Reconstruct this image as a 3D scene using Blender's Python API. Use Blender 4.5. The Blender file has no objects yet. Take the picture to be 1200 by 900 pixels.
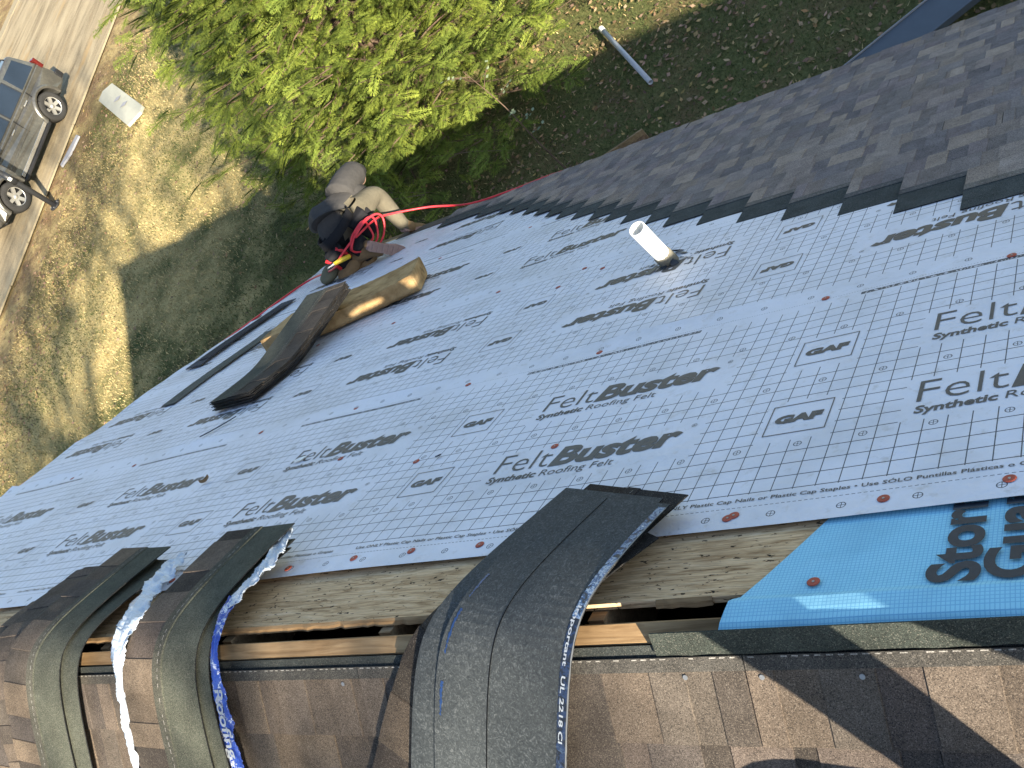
import bpy, bmesh, math, random
import numpy as np
from mathutils import Matrix, Vector

sc = bpy.context.scene
COL = sc.collection
R_ = math.radians
HR = 6.4                       # ridge height above the lawn
PITCH = 0.6101770
SP, CP = math.sin(PITCH), math.cos(PITCH)
U_L, U_R = -5.2, 12.0          # house ends along the ridge
V_E = 4.92                     # eave, metres down the slope

# ------------------------------------------------------------------ camera
cam_d = bpy.data.cameras.new('camera')
cam = bpy.data.objects.new('camera', cam_d); COL.objects.link(cam)
cam_d.sensor_fit = 'HORIZONTAL'; cam_d.sensor_width = 36.0; cam_d.lens = 35.0866
cam_d.clip_start = 0.05; cam_d.clip_end = 900
CR = Matrix(((0.7954741, 0.1848186, 0.5771161), (0.1103702, 0.8922400, -0.4378654), (-0.5958517, 0.4120071, 0.6893554)))
CAM = Vector((0.57259, -0.46293, 1.69885 + HR))
cam.matrix_world = Matrix.Translation(CAM) @ CR.to_4x4()
sc.camera = cam

# ------------------------------------------------------------------ sky, sun, exposure
SUN = Vector((11.5, -9.5, 6.38)).normalized()       # towards the sun
sun_el = math.asin(SUN.z); sun_az = math.atan2(SUN.x, SUN.y)
wd = bpy.data.worlds.new('World'); sc.world = wd; wd.use_nodes = True
nt = wd.node_tree; bg = nt.nodes['Background']
sky = nt.nodes.new('ShaderNodeTexSky'); sky.sky_type = 'NISHITA'; sky.sun_disc = False
sky.sun_elevation = sun_el; sky.sun_rotation = sun_az; sky.air_density = 1.0; sky.dust_density = 0.6; sky.ozone_density = 1.0
nt.links.new(sky.outputs['Color'], bg.inputs['Color']); bg.inputs['Strength'].default_value = 0.092
sd = bpy.data.lights.new('sun', 'SUN'); sd.energy = 5.0; sd.angle = R_(0.53); sd.color = (1.0, 0.90, 0.74)
so = bpy.data.objects.new('sun', sd); COL.objects.link(so); so.location = (20, -17, 20)
so.rotation_euler = SUN.to_track_quat('Z', 'Y').to_euler()
vs = sc.view_settings; vs.view_transform = 'Standard'; vs.look = 'None'; vs.gamma = 1.0; vs.use_curve_mapping = False
vs.exposure = 1.75
sc.cycles.max_bounces = 6; sc.cycles.diffuse_bounces = 3; sc.cycles.glossy_bounces = 2; sc.cycles.transmission_bounces = 4; sc.cycles.transparent_max_bounces = 6

# ------------------------------------------------------------------ helpers
def far(u, v, h=0.0): return (u, v * CP + h * SP, HR - v * SP + h * CP)
def near(u, s, h=0.0): return (u, -s * CP - h * SP, HR - s * SP + h * CP)

def farA(u, v, h):
    u, v, h = np.broadcast_arrays(np.asarray(u, float), np.asarray(v, float), np.asarray(h, float))
    return np.stack([u, v * CP + h * SP, HR - v * SP + h * CP], -1)
def nearA(u, s, h):
    u, s, h = np.broadcast_arrays(np.asarray(u, float), np.asarray(s, float), np.asarray(h, float))
    return np.stack([u, -s * CP - h * SP, HR - s * SP + h * CP], -1)

def link(o, parent=None):
    COL.objects.link(o)
    if parent is not None: o.parent = parent
    return o
def tag(o, label=None, cat=None, group=None, kind=None):
    if label: o['label'] = label
    if cat: o['category'] = cat
    if group: o['group'] = group
    if kind: o['kind'] = kind
    return o
def empty(name, loc=(0, 0, 0), rz=0.0):
    o = bpy.data.objects.new(name, None); COL.objects.link(o); o.location = loc; o.rotation_euler = (0, 0, rz)
    o.empty_display_size = 0.1
    return o
def setparent(o, parent):
    o.parent = parent
    return o

def mesh(name, V, F, mat, parent=None, smooth=False, cols=None, uvs=None, mats=None, fmat=None):
    """one mesh object; cols = per-face colours, uvs = per-vertex uv in metres"""
    me = bpy.data.meshes.new(name)
    V = np.asarray(V, float).reshape(-1, 3)
    me.from_pydata(V.tolist(), [], [tuple(map(int, f)) for f in F])
    if cols is not None:
        ca = me.color_attributes.new('Col', 'FLOAT_COLOR', 'CORNER')
        tot = np.array([len(f) for f in F]); c = np.repeat(np.asarray(cols, float), tot, axis=0)
        c4 = np.ones((len(c), 4)); c4[:, :3] = c
        ca.data.foreach_set('color', c4.ravel())
    if uvs is not None:
        ul = me.uv_layers.new(name='uv'); idx = np.empty(len(me.loops), int); me.loops.foreach_get('vertex_index', idx)
        ul.data.foreach_set('uv', np.asarray(uvs, float)[idx].ravel())
    if mats:
        for m in mats: me.materials.append(m)
        me.polygons.foreach_set('material_index', np.asarray(fmat, int))
    else:
        me.materials.append(mat)
    if smooth: me.polygons.foreach_set('use_smooth', [True] * len(me.polygons))
    me.update()
    o = bpy.data.objects.new(name, me)
    return link(o, parent)

def bm_obj(name, bm, mat, parent=None, smooth=False):
    me = bpy.data.meshes.new(name); bm.normal_update(); bm.to_mesh(me); bm.free(); me.materials.append(mat)
    if smooth: me.polygons.foreach_set('use_smooth', [True] * len(me.polygons))
    return link(bpy.data.objects.new(name, me), parent)

BOXF = [(0, 3, 2, 1), (4, 5, 6, 7), (0, 1, 5, 4), (1, 2, 6, 5), (2, 3, 7, 6), (3, 0, 4, 7)]
def box8(P):            # P: 8 points, bottom ring then top ring
    return list(P), list(BOXF)
def boxV(x0, x1, y0, y1, z0, z1):
    return [(x0, y0, z0), (x1, y0, z0), (x1, y1, z0), (x0, y1, z0), (x0, y0, z1), (x1, y0, z1), (x1, y1, z1), (x0, y1, z1)]
def join(parts):
    V, F = [], []
    for v, f in parts:
        n = len(V); V += [tuple(p) for p in v]; F += [tuple(i + n for i in q) for q in f]
    return V, F
def slope_box(fn, u0, u1, v0, v1, h0, h1):
    return [fn(u0, v0, h0), fn(u1, v0, h0), fn(u1, v1, h0), fn(u0, v1, h0), fn(u0, v0, h1), fn(u1, v0, h1), fn(u1, v1, h1), fn(u0, v1, h1)], list(BOXF)

def bevel(o, w, seg=2, ang=35):
    m = o.modifiers.new('bevel', 'BEVEL'); m.width = w; m.segments = seg; m.limit_method = 'ANGLE'; m.angle_limit = R_(ang)
    return o

def tube_vf(pts, rad, sides=8, caps=True):
    P = np.asarray(pts, float); n = len(P); rad = np.broadcast_to(np.asarray(rad, float), (n,))
    T = np.gradient(P, axis=0); T /= np.linalg.norm(T, axis=1)[:, None] + 1e-12
    up = np.array([0, 0, 1.0]) if abs(T[0][2]) < .9 else np.array([1.0, 0, 0])
    a = np.cross(T[0], up); a /= np.linalg.norm(a); V = []
    for i in range(n):
        a = a - T[i] * np.dot(a, T[i]); a /= np.linalg.norm(a) + 1e-12; b = np.cross(T[i], a)
        for k in range(sides):
            th = 2 * math.pi * k / sides
            V.append(P[i] + rad[i] * (math.cos(th) * a + math.sin(th) * b))
    F = []
    for i in range(n - 1):
        for k in range(sides):
            k2 = (k + 1) % sides
            F.append((i * sides + k, i * sides + k2, (i + 1) * sides + k2, (i + 1) * sides + k))
    if caps:
        F.append(tuple(range(sides - 1, -1, -1))); F.append(tuple(range((n - 1) * sides, n * sides)))
    return V, F
def catmull(pts, n=8):
    P = np.asarray(pts, float); Q = np.vstack([2 * P[0] - P[1], P, 2 * P[-1] - P[-2]]); out = []
    for i in range(1, len(Q) - 2):
        for t in np.linspace(0, 1, n, endpoint=False):
            a, b, c, d = Q[i - 1], Q[i], Q[i + 1], Q[i + 2]
            out.append(.5 * ((2 * b) + (c - a) * t + (2 * a - 5 * b + 4 * c - d) * t * t + (3 * b - a - 3 * c + d) * t ** 3))
    out.append(P[-1]); return np.array(out)

# text -> flat mesh (verts in x,y), fitted into a box
_txt = {}
def text_vf(body, offset=0.0, shear=0.0, res=3):
    key = (body, offset, shear, res)
    if key not in _txt:
        cu = bpy.data.curves.new('t', 'FONT'); cu.body = body; cu.size = 1.0; cu.offset = offset; cu.shear = shear
        cu.resolution_u = res; cu.fill_mode = 'FRONT'
        o = bpy.data.objects.new('t', cu); COL.objects.link(o)
        dg = bpy.context.evaluated_depsgraph_get(); me = o.evaluated_get(dg).to_mesh()
        V = np.array([v.co[:2] for v in me.vertices]); F = [tuple(p.vertices) for p in me.polygons]
        o.evaluated_get(dg).to_mesh_clear(); bpy.data.objects.remove(o); bpy.data.curves.remove(cu)
        _txt[key] = (V, F)
    V, F = _txt[key]; return V.copy(), list(F)
def fit_text(body, x0, x1, base, cap, **k):
    V, F = text_vf(body, **k)
    lo, hi = V[:, 0].min(), V[:, 0].max()
    ref, _ = text_vf('H', offset=k.get('offset', 0), shear=0)
    ch = ref[:, 1].max()
    V[:, 0] = x0 + (V[:, 0] - lo) / (hi - lo) * (x1 - x0); V[:, 1] = base + V[:, 1] / ch * cap
    return V, F

# ------------------------------------------------------------------ node DSL
class S:
    def __init__(s, g, sock): s.g = g; s.s = sock
    def _m(s, op, *o): return s.g.math(op, s, *o)
    def __add__(s, o): return s._m('ADD', o)
    __radd__ = __add__
    def __mul__(s, o): return s._m('MULTIPLY', o)
    __rmul__ = __mul__
    def __sub__(s, o): return s._m('SUBTRACT', o)
    def __rsub__(s, o): return s.g.math('SUBTRACT', o, s)
    def __truediv__(s, o): return s._m('DIVIDE', o)
    def lt(s, o): return s._m('LESS_THAN', o)
    def gt(s, o): return s._m('GREATER_THAN', o)
    def abs(s): return s._m('ABSOLUTE')
    def fract(s): return s._m('FRACT')
    def max(s, o): return s._m('MAXIMUM', o)
    def min(s, o): return s._m('MINIMUM', o)
    def sqrt(s): return s._m('SQRT')
class G:
    def __init__(s, name, rough=0.8, spec=0.3):
        s.m = bpy.data.materials.new(name); s.m.use_nodes = True; s.nt = s.m.node_tree
        s.b = s.nt.nodes['Principled BSDF']; s.b.inputs['Roughness'].default_value = rough
        s.b.inputs['Specular IOR Level'].default_value = spec
    def n(s, t, **k):
        x = s.nt.nodes.new(t)
        for a, v in k.items(): setattr(x, a, v)
        return x
    def put(s, sock, v):
        if isinstance(v, S): s.nt.links.new(v.s, sock)
        elif isinstance(v, (tuple, list)) and len(v) == 3 and sock.type == 'RGBA': sock.default_value = (*v, 1)
        else: sock.default_value = v
    def math(s, op, *a):
        x = s.n('ShaderNodeMath', operation=op)
        for i, v in enumerate(a): s.put(x.inputs[i], v)
        return S(s, x.outputs[0])
    def co(s, kind='Object'): return S(s, s.n('ShaderNodeTexCoord').outputs[kind])
    def geo(s): return S(s, s.n('ShaderNodeNewGeometry').outputs['Position'])
    def uv(s): 
        x = s.n('ShaderNodeUVMap', uv_map='uv'); y = s.n('ShaderNodeSeparateXYZ'); s.nt.links.new(x.outputs[0], y.inputs[0])
        return S(s, y.outputs[0]), S(s, y.outputs[1])
    def sep(s, v):
        y = s.n('ShaderNodeSeparateXYZ'); s.nt.links.new(v.s, y.inputs[0]); return [S(s, q) for q in y.outputs]
    def mapping(s, v, scale=(1, 1, 1), rot=(0, 0, 0), loc=(0, 0, 0)):
        x = s.n('ShaderNodeMapping'); s.nt.links.new(v.s, x.inputs['Vector']); x.inputs['Scale'].default_value = scale
        x.inputs['Rotation'].default_value = rot; x.inputs['Location'].default_value = loc; return S(s, x.outputs[0])
    def noise(s, v, scale, detail=4, rough=.55, dist=0.0):
        x = s.n('ShaderNodeTexNoise'); s.nt.links.new(v.s, x.inputs['Vector']); x.inputs['Scale'].default_value = scale
        x.inputs['Detail'].default_value = detail; x.inputs['Roughness'].default_value = rough; x.inputs['Distortion'].default_value = dist
        return S(s, x.outputs[0])
    def voro(s, v, scale, feature='F1', out='Distance'):
        x = s.n('ShaderNodeTexVoronoi', feature=feature); s.nt.links.new(v.s, x.inputs['Vector']); x.inputs['Scale'].default_value = scale
        return S(s, x.outputs[out])
    def ramp(s, f, stops, interp='LINEAR'):
        x = s.n('ShaderNodeValToRGB'); s.put(x.inputs[0], f); r = x.color_ramp; r.interpolation = interp
        while len(r.elements) < len(stops): r.elements.new(.5)
        for e, (p, c) in zip(r.elements, stops):
            e.position = p; e.color = (*c, 1) if isinstance(c, tuple) else (c, c, c, 1)
        return S(s, x.outputs[0])
    def mix(s, f, a, b, mode='MIX'):
        x = s.n('ShaderNodeMix', data_type='RGBA', blend_type=mode); s.put(x.inputs[0], f); s.put(x.inputs[6], a); s.put(x.inputs[7], b)
        return S(s, x.outputs[2])
    def attr(s, name='Col'):
        x = s.n('ShaderNodeVertexColor', layer_name=name); return S(s, x.outputs[0])
    def rnd(s): return S(s, s.n('ShaderNodeObjectInfo').outputs['Random'])
    def bump(s, h, strength=.3, dist=.01):
        x = s.n('ShaderNodeBump'); s.put(x.inputs['Height'], h); x.inputs['Strength'].default_value = strength; x.inputs['Distance'].default_value = dist
        s.nt.links.new(x.outputs[0], s.b.inputs['Normal']); return s
    def base(s, v): s.put(s.b.inputs['Base Color'], v); return s
    def rough(s, v): s.put(s.b.inputs['Roughness'], v); return s

def plain(name, col, rough=.6, spec=.3, metal=0.0, var=.12, scale=25.0, bump=.1):
    g = G(name, rough, spec); p = g.co()
    n = g.noise(p, scale, 5)
    g.base(g.mix(n, tuple(c * (1 - var) for c in col), tuple(min(1, c * (1 + var)) for c in col)))
    g.b.inputs['Metallic'].default_value = metal
    if bump: g.bump(g.noise(p, scale * 6, 3), bump, .004)
    return g.m

# ------------------------------------------------------------------ materials
def m_felt():
    g = G('felt_print', .5, .35); U, V = g.uv(); P = g.geo()
    gx = (((U - .026) / .05 + .5).fract() - .5).abs() * .05
    gy = (((V - .128) / .0507 + .5).fract() - .5).abs() * .0507
    inV = V.gt(.124) * V.lt(1.088)
    m = ((U + .03) / 1.2 + 50.0).fract() * 1.2
    row = ((V - .328) / .351 + 10.0).fract() * .351
    inrow = V.gt(.328) * V.lt(.328 + .702) * row.lt(.187)
    quiet = inrow * m.lt(.69).max(m.gt(.862) * m.lt(1.05))
    grid = gx.lt(.00125).max(gy.lt(.0015)) * inV * (1.0 - quiet)
    du = ((((U - .0475) / .15 + 100.5).fract()) - .5) * .15
    best = None
    for c in (.041, .307, .603, .90, 1.165):
        d = (V - c).abs(); best = d if best is None else best.min(d)
    r = (du * du + best * best).sqrt()
    tg = ((r - .0092).abs().lt(.0011)).max(r.lt(.0092) * du.abs().lt(.0009).max(best.lt(.0009)))
    d1 = (V - .076).abs().lt(.0010) * ((U / .0125 + 400.0).fract()).lt(.62)
    d2 = (V - 1.126).abs().lt(.0008) * ((U / .008 + 400.0).fract()).lt(.55)
    mb = ((U + .24) / 1.2 + 50.0).fract() * 1.2
    bar = (V - 1.105).abs().lt(.0085) * mb.lt(.69)
    cv = g.n('ShaderNodeCombineXYZ'); g.put(cv.inputs[0], U * 130.0); g.put(cv.inputs[1], V * 90.0)
    lett = g.noise(S(g, cv.outputs[0]), 1.0, 1).gt(.55) * (V - 1.105).abs().lt(.0058)
    bar = bar * (1.0 - lett * .8)
    ink = grid.max(tg).max(d1).max(d2).max(bar)
    dirt = g.ramp(g.noise(P, 3.0, 6, .65), [(.46, 0.0), (.70, .65)]) ; dirt2 = g.ramp(g.noise(P, 22.0, 5, .7), [(.57, 0.0), (.75, .55)])
    base = g.mix(g.noise(P, 1.6, 5, .6), (.62, .635, .695), (.715, .73, .785))
    base = g.mix(S(g, dirt.s), base, (.50, .51, .53)); base = g.mix(S(g, (dirt2).s), base, (.36, .33, .28))
    g.base(g.mix(ink, base, (.045, .06, .08)))
    w = g.noise(P, 5.0, 4, .6, .4); w2 = g.noise(g.mapping(P, (1, 1, 1)), 45.0, 4, .6); weave = g.noise(P, 500.0, 2)
    g.bump(w * 1.3 + w2 * .35 + weave * .03, .65, .012)
    return g.m
def m_granule():
    g = G('shingle_granules', .95, .12); P = g.geo(); c = g.attr()
    sp = g.voro(P, 640.0, out='Color'); sx = g.sep(sp)[0]
    n = g.noise(P, 240.0, 3, .7); blot = g.noise(P, 14.0, 4, .6)
    f = (sx * .45 + n * .40 + blot * .55)
    col = g.mix(1.0, c, g.ramp(f, [(.35, .42), (.70, .97), (1.0, 1.55)]), 'MULTIPLY')
    bright = sx.gt(.93); dark = sx.lt(.12)
    col = g.mix(bright * .22, col, (.30, .26, .21)); col = g.mix(dark * .45, col, (.018, .018, .020))
    g.base(col); g.bump(n * .5 + sx * .8, .9, .0025)
    return g.m
def m_back():
    g = G('shingle_back', .75, .3); P = g.geo()
    a = g.noise(g.mapping(P, (1, 1, 1), (0, 0, .5)), 60.0, 6, .7, 2.5); b = g.noise(P, 260.0, 3, .7)
    g.base(g.ramp(a * .75 + b * .3, [(.40, (.022, .026, .028)), (.56, (.045, .051, .053)), (.72, (.13, .14, .14))]))
    g.bump(a * .6 + b * .5, .6, .003); return g.m
def m_deck():
    g = G('weathered_deck', .85, .15); P = g.geo(); x = g.sep(P)
    grain = g.noise(g.mapping(P, (1.2, 14, 14)), 5.0, 7, .65, 1.2); fine = g.noise(g.mapping(P, (6, 90, 90)), 3.0, 4, .7)
    col = g.ramp(grain, [(.28, (.18, .10, .045)), (.42, (.46, .30, .155)), (.55, (.66, .46, .26)), (.75, (.76, .57, .37))])
    knot = g.ramp(g.voro(g.mapping(P, (9, 30, 30)), 1.0), [(.05, 1.0), (.16, 0.0)]) 
    speck = g.ramp(g.noise(g.mapping(P, (1, 2.2, 2.2)), 46.0, 3, .6, .3), [(.63, 0.0), (.665, 1.0)])
    col = g.mix(S(g, speck.s), col, (.018, .015, .012))
    col = g.mix(g.ramp(fine, [(.35, .35), (.55, 0.0)]), col, (.10, .08, .055))
    stain = g.ramp(g.noise(P, 2.2, 4), [(.55, 0.0), (.72, .6)])
    col = g.mix(stain, col, (.16, .085, .04))
    g.base(col); g.bump(grain * .6 + fine * .5 - speck * .8, .6, .004); return g.m
def m_wood(name, dark, light, sc_=4.0, axis=0):
    g = G(name, .8, .2); P = g.geo(); s = [16, 16, 16]; s[axis] = 1.2
    gr = g.noise(g.mapping(P, tuple(s)), sc_, 7, .65, 1.0)
    st = g.noise(P, 4.0, 4)
    g.base(g.mix(g.ramp(st, [(.4, 0.0), (.7, .6)]), g.ramp(gr, [(.3, dark), (.65, light)]), tuple(c * .45 for c in dark)))
    g.bump(gr, .4, .003); return g.m
def m_membrane():
    g = G('membrane_blue', .75, .2); P = g.geo(); x, y, z = g.sep(P)
    q = (y * y + (z - HR) * (z - HR)).sqrt()
    lx = ((x / .0075).fract() - .5).abs(); ly = ((q / .0075).fract() - .5).abs()
    ln = lx.gt(.40).max(ly.gt(.40))
    n = g.noise(P, 30.0, 5, .65); b = g.noise(P, 6.0, 4)
    base = g.mix(n, (.25, .57, .72), (.34, .67, .81)); base = g.mix(g.ramp(b, [(.45, 0.0), (.75, .5)]), base, (.17, .36, .48))
    g.base(g.mix(ln * .5, base, (.075, .30, .54))); g.bump(ln * -.6 + n * .5, .5, .002); return g.m
def m_lawn():
    g = G('lawn_turf', .95, .1); P = g.geo(); x, y, z = g.sep(P)
    big = g.noise(P, .22, 4, .6); mid = g.noise(P, 1.3, 5, .65); fine = g.noise(P, 22.0, 5, .75); hair = g.noise(P, 110.0, 3, .7)
    dry = g.ramp(fine * .55 + hair * .45, [(.26, (.10, .072, .028)), (.40, (.35, .27, .11)), (.53, (.54, .43, .19)), (.75, (.68, .56, .30))])
    grn = g.ramp(fine * .55 + hair * .45, [(.30, (.018, .026, .010)), (.46, (.060, .080, .026)), (.60, (.13, .155, .050)), (.76, (.26, .26, .11))])
    brn = g.ramp(fine * .5 + hair * .5, [(.32, (.060, .036, .020)), (.48, (.19, .115, .062)), (.66, (.36, .24, .14))])
    f = g.ramp(big * .6 + mid * .5, [(.50, 0.0), (.66, 1.0)])
    col = g.mix(f, dry, grn)
    edge = ((x + 21.4) / 3.4).max(0.0).min(1.0)           # bare leaf-strewn verge by the drive
    col = g.mix((1.0 - edge) * g.ramp(mid, [(.30, .15), (.62, .95)]), col, brn)
    under = g.math('SUBTRACT', 1.0, ((x + 15.5 + (mid - .5) * 9.0 - (y - 6.0).max(0.0) * 1.1) / 4.0).max(0.0).min(1.0))  # greener turf near the house, darkened to deepen the shade on it
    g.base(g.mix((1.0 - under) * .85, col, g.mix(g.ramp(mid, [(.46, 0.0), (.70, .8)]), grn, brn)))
    g.bump(fine * .8 + hair * .8, 1.0, .03); return g.m
def m_drive():
    g = G('gravel_drive', .95, .1); P = g.geo()
    st = g.noise(g.mapping(P, (1.0, .16, 1)), 2.6, 5, .65, .6); fine = g.noise(P, 45.0, 5, .75); mid = g.noise(P, 3.0, 4, .6)
    col = g.ramp(st * .62 + fine * .42, [(.34, (.12, .09, .058)), (.46, (.25, .20, .125)), (.58, (.37, .30, .19)), (.76, (.48, .40, .26))])
    col = g.mix(g.ramp(g.noise(g.mapping(P, (1, .3, 1), (0, 0, .15)), 1.1, 5, .7), [(.54, 0.0), (.66, .75)]), col, (.36, .24, .11))
    g.base(col); g.bump(fine + mid * .5, .8, .02); return g.m
def m_leaf(name, a, b, trans=.35):
    g = G(name, .75, .2); P = g.geo(); c = g.attr()
    n = g.noise(P, 9.0, 4, .6)
    col = g.mix(1.0, c, g.ramp(n, [(.3, a), (.7, b)]), 'MULTIPLY'); g.base(col)
    tr = g.n('ShaderNodeBsdfTranslucent'); g.put(tr.inputs['Color'], col)
    mx = g.n('ShaderNodeMixShader'); mx.inputs[0].default_value = trans
    out = g.nt.nodes['Material Output']
    g.nt.links.new(g.b.outputs[0], mx.inputs[1]); g.nt.links.new(tr.outputs[0], mx.inputs[2]); g.nt.links.new(mx.outputs[0], out.inputs['Surface'])
    return g.m
def m_vcol(name, rough=.85, spec=.2, var=.35, scale=60.0):
    g = G(name, rough, spec); P = g.geo(); c = g.attr(); n = g.noise(P, scale, 4, .65)
    g.base(g.mix(1.0, c, g.ramp(n, [(.25, 1.0 - var), (.75, 1.0 + var)]), 'MULTIPLY')); g.bump(n, .4, .004); return g.m
def m_paint(name, col, rough=.32, metal=.55, coat=.35):
    g = G(name, rough, .5); P = g.co(); n = g.noise(P, 2.0, 4); d = g.noise(P, 14.0, 6, .7)
    g.base(g.mix(g.ramp(d, [(.45, 0.0), (.8, .4)]), g.mix(n, tuple(c * .9 for c in col), tuple(c * 1.1 for c in col)), (.30, .27, .22)))
    g.b.inputs['Metallic'].default_value = metal; g.b.inputs['Coat Weight'].default_value = coat; return g.m
def m_fabric(name, col, var=.3, weave=400.0):
    g = G(name, .92, .1); P = g.geo(); n = g.noise(P, 9.0, 5, .6); w = g.noise(P, weave, 2); d = g.noise(P, 30.0, 5, .7)
    g.base(g.mix(n * .6 + d * .4, tuple(c * (1 - var) for c in col), tuple(c * (1 + var) for c in col)))
    g.bump(n * 2.0 + d * .6 + w * .1, .6, .01); return g.m
def m_foam():
    g = G('cushion_foam', .95, .08); P = g.geo(); n = g.noise(P, 5.0, 5, .65); s = g.noise(P, 60.0, 4, .7)
    col = g.ramp(n, [(.28, (.13, .075, .03)), (.45, (.30, .19, .085)), (.62, (.46, .31, .15)), (.8, (.34, .24, .13))])
    col = g.mix(g.ramp(g.noise(P, 11.0, 5, .7), [(.58, 0.0), (.70, .8)]), col, (.05, .032, .018))
    g.base(col); g.bump(s + n, .5, .006); return g.m
def m_film(name, stops, scale=18.0, rough=.3):
    g = G(name, rough, .5); P = g.geo(); n = g.noise(P, scale, 5, .65, .6); f = g.noise(P, 140.0, 4, .7)
    g.base(g.ramp(n * .75 + f * .25, stops, 'CONSTANT' if len(stops) > 2 else 'LINEAR')); g.bump(f + n * 2, .6, .004); return g.m

FELT, GRAN, BACK, DECK, MEMB = m_felt(), m_granule(), m_back(), m_deck(), m_membrane()
INK = plain('felt_ink', (.075, .078, .080), .5, .3, var=.35, scale=60)
INKB = plain('membrane_ink', (.022, .030, .042), .5, .3, var=.4, scale=90)
FRESH = m_wood('fresh_lumber', (.20, .115, .05), (.40, .26, .13)); OLDW = m_wood('old_lumber', (.16, .10, .05), (.36, .25, .14))
TRIM = plain('painted_trim', (.55, .54, .50), .6); SIDING = plain('siding_paint', (.48, .46, .40), .7); DARKM = plain('drip_metal', (.14, .08, .05), .5)
REDCAP = plain('red_cap_plastic', (.36, .075, .045), .6, .3, var=.3, scale=80); STEEL = plain('nail_steel', (.30, .30, .30), .55, .4, .8)
PVC = plain('pvc_white', (.80, .79, .72), .35, .4, var=.06); PVCOLD = plain('old_caulk', (.22, .20, .15), .8, .2, var=.5, scale=40)
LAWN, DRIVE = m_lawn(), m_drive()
VC = m_vcol('mixed_litter'); 
DARKROOF = plain('plain_shingle_field', (.10, .085, .072), .95, .1, var=.4, scale=12)

# ------------------------------------------------------------------ the ground
def grid_sheet(name, x0, x1, y0, y1, nx, ny, zf, mat):
    xs = np.linspace(x0, x1, nx + 1); ys = np.linspace(y0, y1, ny + 1); X, Y = np.meshgrid(xs, ys, indexing='ij')
    V = np.stack([X, Y, zf(X, Y)], -1).reshape(-1, 3); n = ny + 1
    F = [(i * n + j, (i + 1) * n + j, (i + 1) * n + j + 1, i * n + j + 1) for i in range(nx) for j in range(ny)]
    return mesh(name, V, F, mat, smooth=True)
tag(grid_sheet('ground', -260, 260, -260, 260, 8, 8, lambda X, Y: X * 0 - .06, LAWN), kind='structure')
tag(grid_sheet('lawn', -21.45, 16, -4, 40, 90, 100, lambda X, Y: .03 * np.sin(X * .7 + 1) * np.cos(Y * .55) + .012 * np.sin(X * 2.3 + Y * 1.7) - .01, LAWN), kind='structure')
# drive edge line wobbles a little, so build it as its own sheet
ys = np.linspace(-20, 60, 161); rng = np.random.RandomState(3)
er = -21.62 + .05 * np.sin(ys * 1.1) + rng.normal(0, .02, len(ys)); el = -30.2 + .08 * np.sin(ys * .7)
V = np.concatenate([np.stack([er, ys, ys * 0 + .035], -1), np.stack([el, ys, ys * 0 + .035], -1)])
F = [(i + 1, i, i + 161, i + 162) for i in range(160)]
tag(mesh('driveway', V, F, DRIVE), kind='structure')
# pale concrete edging along both sides of the drive, with real thickness
CONC = plain('edging_concrete', (.30, .25, .16), .9, .15, var=.3, scale=12)
for xa, nm in ((-21.60, 'kerb'), (-30.3, 'kerb')):
    pr = []
    y = -4.0
    k = empty('kerb', (0, 0, 0)); tag(k, kind='structure')
    w = .07 if xa > -25 else .45
    while y < 40:
        L = 1.2; j = rng.normal(0, .012)
        o = mesh('edging_slab', boxV(xa + j - w / 2, xa + j + w / 2, y + .01, y + L - .01, 0, .040 + rng.uniform(0, .012)), BOXF, CONC, k); y += L

# ------------------------------------------------------------------ the house
house = empty('house', (0, 0, 0))
tag(house, 'house under re-roofing, pitched roof half covered in printed white underlayment', 'house')
YE = V_E * CP; ZE = HR - V_E * SP
# decks
for fn, v0 in ((far, .075), (near, .06)):
    v = v0; k = 0
    while v < V_E - .01:
        v2 = min(v + 1.22, V_E)
        vv, ff = slope_box(fn, U_L + .02, U_R, v + (.002 if k else 0), v2, -.016, 0.0)
        mesh('deck_board', vv, ff, DECK, house); v = v2; k += 1
# splintered fresh edge at the slot, far side
for (a, b) in ((-2.6, -1.0), (-.44, -.315)):
    rg = np.random.RandomState(int(abs(a) * 10)); xs = np.linspace(a, b, int((b - a) / .02) + 2)
    vlo = .064 + rg.normal(0, .002, len(xs)); V, F = [], []
    for i, x in enumerate(xs):
        V += [far(x, vlo[i], -.013), far(x, .0755, -.013), far(x, .0755, .0015), far(x, vlo[i] + .004, -.003)]
    for i in range(len(xs) - 1):
        for c in range(4): F.append((i * 4 + c, i * 4 + (c + 1) % 4, i * 4 + 4 + (c + 1) % 4, i * 4 + 4 + c))
    mesh('split_edge', V, F, FRESH, house)
# ridge board, rafters
zr = HR - .020
for (a, b) in ((U_L + .1, -2.0), (-1.998, .9), (.902, 6), (6.002, U_R - .1)):
    o = mesh('ridge_board', boxV(a, b, -.030, .014, zr - .24, zr), BOXF, FRESH, house); bevel(o, .003, 1)
u = U_L + .35
for i in range(29):
    uu = u + i * .61
    if uu > U_R - .1: break
    for fn in (far, near):
        vv, ff = slope_box(fn, uu - .019, uu + .019, .045, V_E - .1, -.16, -.018); mesh('rafter', vv, ff, OLDW, house)
# dark attic floor so the slot reads black
mesh('ceiling_board', boxV(U_L + .2, U_R - .2, -YE + .4, YE - .4, ZE - .12, ZE - .10), BOXF, OLDW, house)
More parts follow.
